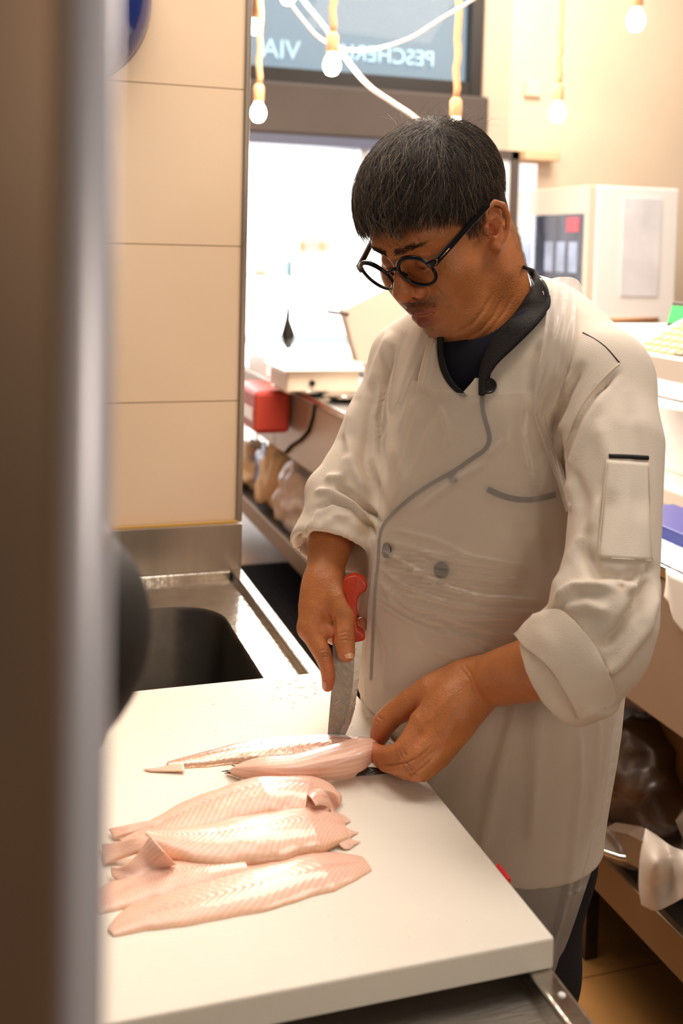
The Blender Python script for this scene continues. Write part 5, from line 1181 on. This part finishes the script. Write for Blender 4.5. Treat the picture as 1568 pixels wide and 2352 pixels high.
Va[:, 0] = np.where(Va[:, 2] < .945, np.maximum(Va[:, 0], .4755), Va[:, 0]); Na = normals(Va, Fa)
if ((Na@FW).mean() > 0): Fa = flipped(Fa); Na = -Na
for l_, w_, a_ in AFOLD: Va = furrow(Va, Na, l_, w_, abs(a_)*.8)
for k_ in range(16):                              # fine gathers fanning from the waist tie
    y0_ = 1255+k_*13; x1_ = rng.uniform(980, 1240); Va = furrow(Va, Na, ((864, y0_*.6+1300*.4), ((864+x1_)/2, y0_+rng.uniform(-6, 14)), (x1_, y0_+40-k_*2+rng.uniform(-14, 14))), 2.2, .0022)
Fa = Fa[inside[Fa].sum(1) >= 3]; Va = snap(Va, boundary(Fa), AP+[AP[0]], 10); used = np.unique(Fa); mp_ = -np.ones(len(Va), int); mp_[used] = np.arange(len(used))
apr = mesh_np('apron', Va[used], mp_[Fa], M['film'], person); pl(apr)
me = apr.data; 
def film_sheet(name, rows, m, na=50, nb=24, wob=.0):
    R_ = np.stack([cr_spline(r, na) for r in rows], 0); G_ = np.stack([cr_spline(R_[:, j], nb) for j in range(na)], 1); i_, j_ = np.meshgrid(np.arange(nb), np.arange(na), indexing='ij')
    G_ = G_ - FW*(wob*(np.sin(i_*.9+j_*.15)+.6*np.sin(i_*.5-j_*.33)))[..., None]
    I = np.arange(nb*na).reshape(nb, na); q = np.stack([I[:-1, :-1], I[1:, :-1], I[1:, 1:], I[:-1, 1:]], -1).reshape(-1, 4)
    return mesh_np(name, G_.reshape(-1, 3), q, m, apr)
def sf(px, py, off, zdef=None): return nearest(px, py, zdef if zdef else None, off, (JBF,)) if surf(px, py, off)[0] is not None or zdef else P(px, py, 1.4)
# neck straps, bunched film at the shoulder
film_sheet('strap', [[sf(1258, 668, .012, 1.42), sf(1252, 740, .010), sf(1240, 820, .008), sf(1226, 900, .007), sf(1226, 960, .007), sf(1262, 1060, .007), sf(1300, 1180, .006)],
    [sf(1290, 660, .020, 1.41), sf(1285, 750, .014), sf(1268, 840, .010), sf(1246, 905, .009), sf(1240, 960, .009), sf(1276, 1060, .009), sf(1304, 1170, .006)],
    [sf(1325, 690, .018, 1.40), sf(1318, 770, .012), sf(1300, 860, .008), sf(1276, 930, .007), sf(1252, 965, .007), sf(1290, 1070, .007), sf(1310, 1160, .006)]], M['film2'], wob=.0014)
film_sheet('strap', [[P(1246, 646, 1.455), P(1256, 690, 1.425), P(1268, 740, 1.395)], [P(1285, 636, 1.455), P(1292, 680, 1.42), P(1300, 745, 1.375)], [P(1322, 640, 1.45), P(1330, 690, 1.41), P(1326, 760, 1.36)], [P(1337, 660, 1.46), P(1342, 710, 1.43), P(1336, 765, 1.375)]], M['film2'], 30, 30, .0016)
film_sheet('strap', [[sf(930, 752, .006, 1.53), sf(905, 830, .006), sf(884, 920, .006), sf(874, 1010, .005)], [sf(960, 748, .009, 1.52), sf(935, 830, .009), sf(912, 920, .008), sf(885, 1010, .006)], [sf(990, 755, .006, 1.5), sf(968, 830, .006), sf(946, 885, .006), (sf(915, 985, .006))]], M['film2'], wob=.0012)
# ---------------------------------------------------------------- all skin joined into one body mesh
vo = 0; VV = []; FF = []; CC = []
for v, f, c in body_parts: VV.append(v); FF.append(f+vo); CC.append(c); vo += len(v)
body = mesh_np('body', np.concatenate(VV)-np.array(person.location), np.concatenate(FF), M['skin'], person, True, np.concatenate(CC))
# ================================================================ knife
def zk(y): return 1.3135 + (1712-y)/390*.032
kn = empty('fish_knife', tuple(k2w(K(765, 1700, 1.31)))); tag(kn, 'fish knife with wet steel blade and orange-red handle held upright in the man\'s right hand', 'knife')
def kp(px, py, dz=0): return k2w(K(px, py, zk(py)+dz))
M['blade'] = mat('wet_knife_blade', (176, 164, 150), .45, 1, noise=(20, .2, U1), bump=(140, .25, U1)); M['edge'] = mat('ground_blade_edge', (200, 190, 176), .4, 1, bump=(160, .08, U1))
sp_ = [(763, 1474), (764, 1505), (765, 1539), (763, 1566), (760, 1590), (757, 1625), (754, 1662), (752, 1690), (751, 1711)]
ed_ = [(833, 1470), (830, 1500), (827, 1530), (824, 1562), (820, 1592), (814, 1630), (806, 1658), (795, 1684), (776, 1712)]
gr_ = [(816, 1471), (814, 1500), (813, 1530), (811, 1562), (808, 1592), (802, 1628), (793, 1655), (780, 1684), (762, 1712)]
vs = []; fs = []; n = len(sp_); th = .0011
for (a, b, c) in zip(sp_, ed_, gr_):
    for p_, d in ((a, -th), (c, -th), (b, 0), (c, th), (a, th)): vs.append(kp(*p_, d))
for i in range(n-1):
    for j in range(5): fs.append((5*i+j, 5*i+(j+1) % 5, 5*i+5+(j+1) % 5, 5*i+5+j))
fs += [(4, 3, 2, 1, 0), tuple(5*(n-1)+j for j in range(5))]
bl = mesh_np('blade', np.array(vs), fs, M['blade'], kn, False); loc(bl, kn); bl.data.materials.append(M['edge'])
for i, p_ in enumerate(bl.data.polygons):
    if i < (n-1)*5 and i % 5 in (1, 2): p_.material_index = 1
out = [(786, 1352), (790, 1333), (800, 1325), (815, 1322), (832, 1327), (842, 1338), (844, 1350), (838, 1360), (826, 1366), (821, 1380), (819, 1405), (819, 1430), (822, 1446), (832, 1452), (839, 1462), (837, 1472), (820, 1476), (796, 1479), (762, 1478), (764, 1462), (782, 1440), (790, 1415), (795, 1390), (793, 1370)]
o = B().prism([kp(a, b, -.008) for a, b in out], FW*.019).build('handle', mat('orange_red_handle', (186, 50, 8), .45, coat=.1, bump=(200, .3, U1)), kn, True); loc(o, kn)
bv = o.modifiers.new('b', 'BEVEL'); bv.width = .0035; bv.segments = 4; bv.limit_method = 'ANGLE'; bv.angle_limit = .6
# scraps on the blade
M['scrap'] = mat('fish_scrap', (250, 244, 236), .4, sss=1, sssc=(1, 1, 1))
r2 = np.random.default_rng(3); bm = B()
for i in range(46):
    t = r2.uniform(0, 1); y = 1562 + t*118; x = np.interp(y, [1540, 1640, 1700], [812, 800, 775]) + r2.normal(0, 8) - 6*r2.random(); q = kp(x, y, -.0022); a = r2.uniform(0, PI); l = r2.uniform(.0006, .0022)
    d = RI*math.cos(a)+UP*math.sin(a); bm.tube([q, q+d*l, q+d*l*1.8+UP*.0005], r2.uniform(.0002, .0005), 5)
for a_, b_ in (((770, 1642), (780, 1636)), ((784, 1634), (788, 1640)), ((764, 1618), (790, 1606)), ((768, 1626), (792, 1610))): bm.tube([kp(*a_, -.002), kp((a_[0]+b_[0])/2, (a_[1]+b_[1])/2-2, -.003), kp(*b_, -.002)], .0005, 5)
o = bm.build('scraps', M['scrap'], kn, True); loc(o, kn); o['kind'] = 'stuff'
# ================================================================ fish and fillets
ZB = .9282
M['flesh'] = mat('raw_fish_flesh', (236, 190, 165), .36, attr='tint', noise=(60, .05, U1), bump=(170, .25, U1), sss=.12, sssc=(1, .45, .3), coat=.4)
def cr_spline(Q, m):
    Q = np.array(Q, float); n = len(Q); out = []
    for t in np.linspace(0, n-1, m):
        i = min(int(t), n-2); u = t-i; p0 = Q[max(i-1, 0)]; p1 = Q[i]; p2 = Q[i+1]; p3 = Q[min(i+2, n-1)]
        out.append(.5*((2*p1) + (-p0+p2)*u + (2*p0-5*p1+4*p2-p3)*u*u + (-p0+3*p1-3*p2+p3)*u**3))
    return np.array(out)
PINK = np.array(lin((236, 184, 160))); PALE = np.array(lin((250, 222, 204))); RED = np.array(lin((220, 138, 120))); ORG = np.array(lin((238, 186, 142)))
def flesh_cols(u, v, seed, redc=.3):
    r = np.random.default_rng(seed); ch = np.sin((u*58 + np.abs(v)*8.0 + .25*np.sin(u*9+seed))*2.0*PI/1.6)
    c = PINK[None, :]*(1-.0) + 0*u[:, None]
    m1 = np.clip(.5+.5*ch, 0, 1)**2*.55; c = c*(1-m1[:, None])+PALE*m1[:, None]
    m2 = np.clip(np.exp(-((v-.05*np.sin(u*5+seed))/.16)**2)*redc*(.6+.4*np.sin(u*23+seed)), 0, 1); c = c*(1-m2[:, None])+RED*m2[:, None]
    m3 = np.clip((np.abs(v)-.72)/.28, 0, 1)*.6; c = c*(1-m3[:, None])+ORG*m3[:, None]
    return c, ch
def fillet(name, spine, wl, wr_, T, zb, label, seed=0, m=200, k=36, curl=0, redc=.3, parent=None, pw=.72):
    """spine on the board in picture points; wl, wr_ half widths (m) far and near side; T thickness; zb base heights"""
    S_ = cr_spline([np.array([*onz(a, b, ZB)[:2], 0]) for a, b in spine], m); tt = np.linspace(0, 1, m)
    f = lambda a: np.interp(tt, np.linspace(0, 1, len(a)), a); WL, WR, TT, Z0 = f(wl), f(wr_), f(T), f(zb)
    tg = np.gradient(S_, axis=0); tg /= np.linalg.norm(tg, axis=1, keepdims=True); nr = np.stack([-tg[:, 1], tg[:, 0], 0*tg[:, 0]], 1)
    if nr[:, 1].mean() < 0: nr = -nr
    vv = np.linspace(-1, 1, k); top = []; bot = []
    for v in vv:
        W_ = np.where(v > 0, WL, WR); rip = 1 + .028*np.sin(tt*23+seed*2+v) + .014*np.sin(tt*57+seed)
        p_ = S_ + nr*(W_*v*rip)[:, None]
        h = TT*(1-np.abs(v)**2.6)**pw; h = h*(1+.05*np.sin(tt*9+seed+v*2)) - .06*TT*np.exp(-(v/.12)**2)
        ez = curl*np.clip(np.abs(v)-.6, 0, 1)*np.sin(tt*14+seed)*.02
        q = p_.copy(); q[:, 2] = ZB+Z0+np.maximum(h, .0004)+np.abs(ez); top.append(q); q = p_.copy(); q[:, 2] = ZB+Z0*(1 if parent is None else 1)+0*h+np.abs(ez)*.9-np.minimum(Z0, .004); bot.append(q)
    top = np.stack(top, 1); bot = np.stack(bot, 1)
    U_, V_ = np.meshgrid(tt, vv, indexing='ij'); col, ch = flesh_cols(U_.ravel(), V_.ravel(), seed, redc)
    top = top.reshape(-1, 3); top[:, 2] += .00014*ch*(1-np.abs(V_.ravel())**2)
    V3 = np.concatenate([top, bot.reshape(-1, 3)]); I = np.arange(m*k).reshape(m, k)
    q1 = np.stack([I[:-1, :-1], I[1:, :-1], I[1:, 1:], I[:-1, 1:]], -1).reshape(-1, 4); q2 = q1[:, ::-1]+m*k; s_ = []
    for a, b in ((I[:-1, 0], I[1:, 0]), (I[1:, -1], I[:-1, -1]), (I[0, 1:], I[0, :-1]), (I[-1, :-1], I[-1, 1:])): s_.append(np.stack([a, b, b+m*k, a+m*k], -1)[:, ::-1])
    o = mesh_np(name, V3, np.concatenate([q1, q2]+s_), M['flesh'], parent, True, np.concatenate([col, col]))
    if label: tag(o, label, 'fillet', None)
    return o
GRP = 'raw fish fillets in the pile on the board'
f1_ = fillet('fish_fillet', [(255, 2145), (330, 2115), (450, 2083), (600, 2045), (740, 2008), (842, 1985)], [.006, .028, .044, .048, .044, .014], [.005, .016, .026, .031, .029, .012], [.002, .005, .007, .008, .008, .003], [0, 0], 'pink raw fish fillet nearest the front of the board, its blunt end pointing right', 1)
f2_ = fillet('fish_fillet', [(215, 2085), (290, 2055), (370, 2030), (470, 2010), (560, 1995)], [.014, .028, .036, .036, .03], [.012, .022, .028, .028, .024], [.002, .006, .009, .01, .01], [0, 0], 'raw fish fillet lying half under the pile at its left end', 2)
f3_ = fillet('fish_fillet', [(285, 1945), (370, 1915), (480, 1880), (600, 1852), (710, 1845), (770, 1862)], [.012, .022, .030, .034, .030, .014], [.012, .028, .040, .046, .048, .026], [.004, .011, .014, .015, .014, .005], [.0, .002, .006, .010, .010, .006], 'raw fish fillet at the back of the pile, glistening wet on top', 3, curl=.2)
f4_ = fillet('fish_fillet', [(335, 1962), (400, 1965), (500, 1957), (610, 1935), (710, 1918), (792, 1912)], [.006, .020, .034, .038, .038, .020], [.004, .022, .040, .046, .042, .020], [.005, .010, .012, .012, .011, .004], [.018, .012, .008, .008, .008, .005], 'broad raw fish fillet on top in the middle of the pile', 4, curl=.15)
# curled tail ends
def sheet(name, rows, th, m, label=None, parent=None, seed=0, red=.2, cat='fillet', colr=None):
    """smooth sheet through rows of world points"""
    R_ = [cr_spline(r, 40) for r in rows]; R_ = np.stack(R_, 0); n0 = 34; G_ = np.stack([cr_spline(R_[:, j], n0) for j in range(40)], 1)
    nx, ny = G_.shape[:2]; du = np.gradient(G_, axis=0); dv = np.gradient(G_, axis=1); nn = np.cross(du, dv); nn /= np.linalg.norm(nn, axis=2, keepdims=True)+1e-9
    U_, V_ = np.meshgrid(np.linspace(0, 1, nx), np.linspace(-1, 1, ny), indexing='ij'); e = th*(1-.75*np.maximum(np.abs(V_)**4, np.abs(2*U_-1)**6))
    col, ch = flesh_cols(V_.ravel()*.5+.5, U_.ravel()*2-1, seed, red)
    if colr is not None: col = col*.0 + np.array(lin(colr))
    A_ = (G_ + nn*(e/2)[..., None]).reshape(-1, 3) + (nn.reshape(-1, 3))*(.00018*ch)[:, None]; B_ = (G_ - nn*(e/2)[..., None]).reshape(-1, 3)
    I = np.arange(nx*ny).reshape(nx, ny); q1 = np.stack([I[:-1, :-1], I[1:, :-1], I[1:, 1:], I[:-1, 1:]], -1).reshape(-1, 4); s_ = []
    for a, b in ((I[:-1, 0], I[1:, 0]), (I[1:, -1], I[:-1, -1]), (I[0, 1:], I[0, :-1]), (I[-1, :-1], I[-1, 1:])): s_.append(np.stack([a, b, b+nx*ny, a+nx*ny], -1)[:, ::-1])
    o = mesh_np(name, np.concatenate([A_, B_]), np.concatenate([q1, q1[:, ::-1]+nx*ny]+s_), m, parent, True, np.concatenate([col, col]))
    if label: tag(o, label, cat)
    return o
def bz(px, py, h): return onz(px, py, ZB+h)
f5_ = sheet('fish_fillet', [[bz(345, 1918, .032), bz(318, 1958, .020), bz(285, 1988, .012), bz(255, 1992, .006)], [bz(378, 1958, .026), bz(345, 1982, .012), bz(312, 2006, .007), bz(262, 2016, .004)], [bz(405, 1985, .012), bz(362, 2000, .006), bz(332, 2028, .003), bz(316, 2040, .002)]], .004, M['flesh'], 'thin curled fillet tail folding down at the left of the pile', seed=5)
o = crumple('dark_skin_scrap', bz(325, 2042, .0), (.007, .005, .0025), M['blackmatte'], .2, 5, 4, sub=3, parent=f5_)
f6_ = sheet('fish_fillet', [[bz(700, 1822, .018), bz(735, 1812, .024), bz(768, 1822, .022), bz(782, 1850, .010)], [bz(715, 1835, .026), bz(742, 1830, .020), bz(764, 1840, .012), bz(772, 1858, .004)], [bz(725, 1850, .024), bz(742, 1850, .016), bz(755, 1858, .008), bz(762, 1872, .004)]], .004, M['flesh'], 'small curled fillet end at the back right corner of the pile', seed=6, red=.7)
o = sheet('fish_fillet', [[bz(250, 1905, .004), bz(290, 1896, .008), (bz(330, 1888, .010)), bz(372, 1884, .012)], [bz(262, 1925, .003), bz(300, 1915, .006), bz(335, 1905, .008), bz(370, 1902, .010)]], .003, M['flesh'], 'thin pale fillet strip at the back left of the pile', seed=8)
o = sheet('fish_fillet', [[bz(235, 1940, .004), bz(270, 1935, .010), bz(310, 1925, .018), bz(350, 1915, .02)], [bz(240, 1985, .002), bz(270, 1975, .005), bz(310, 1962, .012), bz(345, 1950, .02)]], .004, M['flesh'], 'rumpled fillet tail at the far left of the pile beside the steel cabinet', seed=9)
for i, (a, b, c) in enumerate((((768, 1880), (796, 1902), (824, 1912)), ((775, 1905), (800, 1925), (828, 1934)), ((762, 1862), (788, 1872), (806, 1886)))):
    o = sheet('fish_trimming', [[bz(*a, .008), bz(*b, .004), bz(*c, .001)], [bz(a[0], a[1]+12, .008), bz(b[0]-6, b[1]+14, .0035), bz(c[0]-12, c[1]+6, .0012)], [bz(a[0]-4, a[1]+26, .006), bz(b[0]-12, b[1]+24, .002), bz(c[0]-24, c[1]+16, .0008)]], .0015, M['flesh'], ('ragged fish trimming, middle of three at the right end of the pile', 'lowest ragged fish trimming at the right end of the pile', 'uppermost ragged fish trimming at the right end of the pile')[i], seed=12+i, red=.5, cat='trimming')
    o['group'] = 'ragged trimmings at the right end of the pile'
# the fish being filleted: silvery carcass and the flap held up by the left hand
fish = empty('whole_fish', tuple(onz(620, 1740, ZB))); tag(fish, 'silvery fish being filleted, its pale flap lifted by the man\'s hand', 'fish')
M['silver'] = mat('silver_fish_skin', (214, 190, 184), .2, .35, attr='tint', noise=(70, .15, (1, 1, 1)), bump=(260, .25, U1), coat=.7)
sil = fillet('carcass', [(385, 1760), (450, 1750), (540, 1735), (640, 1722), (760, 1716), (860, 1722), (905, 1735)], [.006, .014, .022, .026, .025, .024, .012], [.006, .014, .022, .028, .030, .028, .012], [.004, .007, .010, .011, .011, .010, .006], [0, 0], None, 21, parent=fish, redc=.5); loc(sil, fish)
sil.data.materials.clear(); sil.data.materials.append(M['silver'])
ca = sil.data.color_attributes['tint']; nv = len(sil.data.vertices); cc = np.zeros(nv*4, np.float32); ca.data.foreach_get('color', cc); cc = cc.reshape(-1, 4)
kk = 36; half = nv//2; vi = (np.arange(nv) % half) % kk/(kk-1)*2-1; ui = ((np.arange(nv) % half)//kk)/199.
w_ = np.clip((vi-.05)/.25, 0, 1)*np.clip((ui-.12)/.15, 0, 1); w_ = w_[:, None]; cc[:, :3] = cc[:, :3]*(1-w_) + np.array(lin((222, 214, 214)))*w_
w2_ = (np.clip(1-np.abs(vi-.05)/.10, 0, 1)*.8*np.clip((ui-.15)/.1, 0, 1))[:, None]; cc[:, :3] = cc[:, :3]*(1-w2_)+np.array(lin((196, 120, 118)))*w2_
w3_ = (np.clip((vi-.93)/.05, 0, 1)*(np.sin(ui*90) > -.4)*np.clip((ui-.3)/.05, 0, 1))[:, None]; cc[:, :3] = cc[:, :3]*(1-w3_)+np.array(lin((40, 34, 32)))*w3_
ca.data.foreach_set('color', cc.ravel())
o = sheet('tail', [[bz(328, 1768, .001), bz(370, 1762, .002), bz(420, 1748, .004)], [bz(345, 1772, .001), bz(385, 1772, .002), bz(425, 1772, .003)]], .0022, M['flesh'], parent=fish, seed=3); loc(o, fish)
upl = [bz(545, 1758, .010), bz(600, 1742, .016), bz(680, 1734, .022), bz(760, 1712, .028), bz(825, 1696, .034), k2w(K(858, 1699, 1.250)), k2w(K(870, 1710, 1.244))]
midl = [bz(532, 1766, .010), bz(595, 1766, .018), bz(670, 1766, .022), bz(750, 1752, .028), bz(815, 1738, .032), bz(846, 1726, .032), k2w(K(866, 1722, 1.243))]
lowl = [bz(520, 1774, .001), bz(580, 1792, .002), bz(650, 1803, .003), bz(735, 1794, .004), bz(790, 1784, .006), bz(832, 1768, .010), k2w(K(860, 1738, 1.243))]
o = sheet('raised_fillet', [upl, midl, lowl], .0065, M['flesh'], parent=fish, seed=31, red=.12); loc(o, fish)
rag = [[bz(758, 1784, .004), bz(790, 1780, .006), bz(830, 1762, .012)], [bz(765, 1790, .001), bz(792, 1790, .001), bz(815, 1784, .001)]]
o = sheet('belly_flap', rag, .0018, M['flesh'], parent=fish, seed=33, red=.1); loc(o, fish)
ds = sheet('dark_skin', [[bz(810, 1765, .006), bz(850, 1762, .008), bz(895, 1768, .004)], [bz(812, 1783, .001), bz(855, 1780, .002), bz(898, 1776, .001)]], .002, mat('wet_dark_skin', (44, 26, 20), .2, coat=.8), parent=fish, seed=2); loc(ds, fish)
fb = B()
for a, b in (((532, 1758), (585, 1776)), ((536, 1764), (592, 1780)), ((545, 1770), (598, 1783)), ((508, 1772), (560, 1774)), ((515, 1776), (555, 1780)), ((548, 1762), (580, 1770)), ((600, 1782), (640, 1790)), ((712, 1794), (745, 1790))):
    p0_, p1_ = bz(*a, .003), bz(*b, .002); fb.tube([p0_, (p0_+p1_)/2+np.array([0, 0, .002]), p1_], [.0004, .0011, .0004], 5)
loc(fb.build('fins', M['blackmatte'], fish, True), fish)
# loose crumbs and wet specks on the board
r2 = np.random.default_rng(11); bm = B()
def crumb(q, l, w):
    a = r2.uniform(-.6, 1.0); d = np.array([math.cos(a), math.sin(a), 0]); e_ = np.array([-d[1], d[0], 0]); n = 9; top = []; low = []
    for k in range(n):
        t = 2*PI*k/n; rr = r2.uniform(.65, 1.1); p_ = q+d*l*rr*math.cos(t)+e_*w*rr*math.sin(t); low.append(bm.bm.verts.new(tuple(p_))); top.append(bm.bm.verts.new(tuple(p_*1-(p_-q)*.45+np.array([0, 0, w*.35]))))
    bm.bm.faces.new(top)
    for k in range(n): bm.bm.faces.new((low[k], low[(k+1) % n], top[(k+1) % n], top[k]))
for i in range(46):
    x = r2.uniform(625, 760); y = 1556 + (x-625)*-.06 + abs(r2.normal(0, 34)); q = onz(x, y, ZB)
    if q[1] > 1.41 or q[0] > .46: continue
    crumb(q, r2.uniform(.0012, .0035), r2.uniform(.0005, .0014))
for px_, py_, l in ((665, 1570, .005), (692, 1578, .007), (722, 1568, .005), (702, 1600, .005), (680, 1562, .004), (490, 1617, .003)): crumb(onz(px_, py_, ZB), l, l*.45)
o = bm.build('fish_crumbs', M['scrap'], None, True); tag(o, 'scattered white fish crumbs at the far edge of the cutting board', 'crumbs', kind='stuff')
bm = B()
for i in range(40):
    x, y = (r2.uniform(620, 1150), r2.uniform(1900, 2200)) if i < 28 else (r2.uniform(330, 600), r2.uniform(1600, 1800)); q = onz(x, y, ZB)
    if q[0] > .46 or q[1] < .82: continue
    r_ = r2.uniform(.0005, .0012); bm.lathe([(r_, -.0002), (r_*.8, r_*.2), (r_*.3, r_*.3)], tuple(q), 8)
o = bm.build('water_drops', mat('water_drop', (250, 246, 238), .06, coat=1), None, True); tag(o, 'tiny water drops scattered over the cutting board', 'drops', kind='stuff')  # near-white colour painted in so the drops read as bright glints
# folded clear film hanging over the low shelf edge, and a small red clip on the board edge
def ox(px, py, d): return onaxis(px, py, XC-.03+d, 0)
rows = [[ox(1482, 1902, .03), ox(1470, 1960, .0), ox(1466, 2030, -.01), ox(1472, 2078, -.012)], [ox(1512, 1922, .035), ox(1505, 1975, -.03), ox(1500, 2040, -.02), ox(1505, 2092, -.014)], [ox(1545, 1945, .02), ox(1545, 1990, .012), ox(1545, 2035, .01), ox(1546, 2075, .0)], [ox(1590, 1960, .03), ox(1592, 1990, -.015), ox(1590, 2020, -.015), ox(1586, 2052, -.01)], [ox(1640, 1990, .03), ox(1640, 2000, .0), ox(1640, 2010, .0), ox(1640, 2020, 0)]]
o = sheet('plastic_sheet', rows, .0012, film_mat('folded_film', .62, (236, 224, 212)), 'folded triangle of clear film hanging over the low shelf edge', cat='film', seed=40)
q = onz(1160, 2000, .927); o = B().box((.4722, q[1]-.016, .921), (.4755, q[1]+.010, .9295), .001).build('red_clip', mat('red_clip_plastic', (222, 20, 24), .4)); tag(o, 'tiny red plastic clip on the right edge of the cutting board', 'clip')
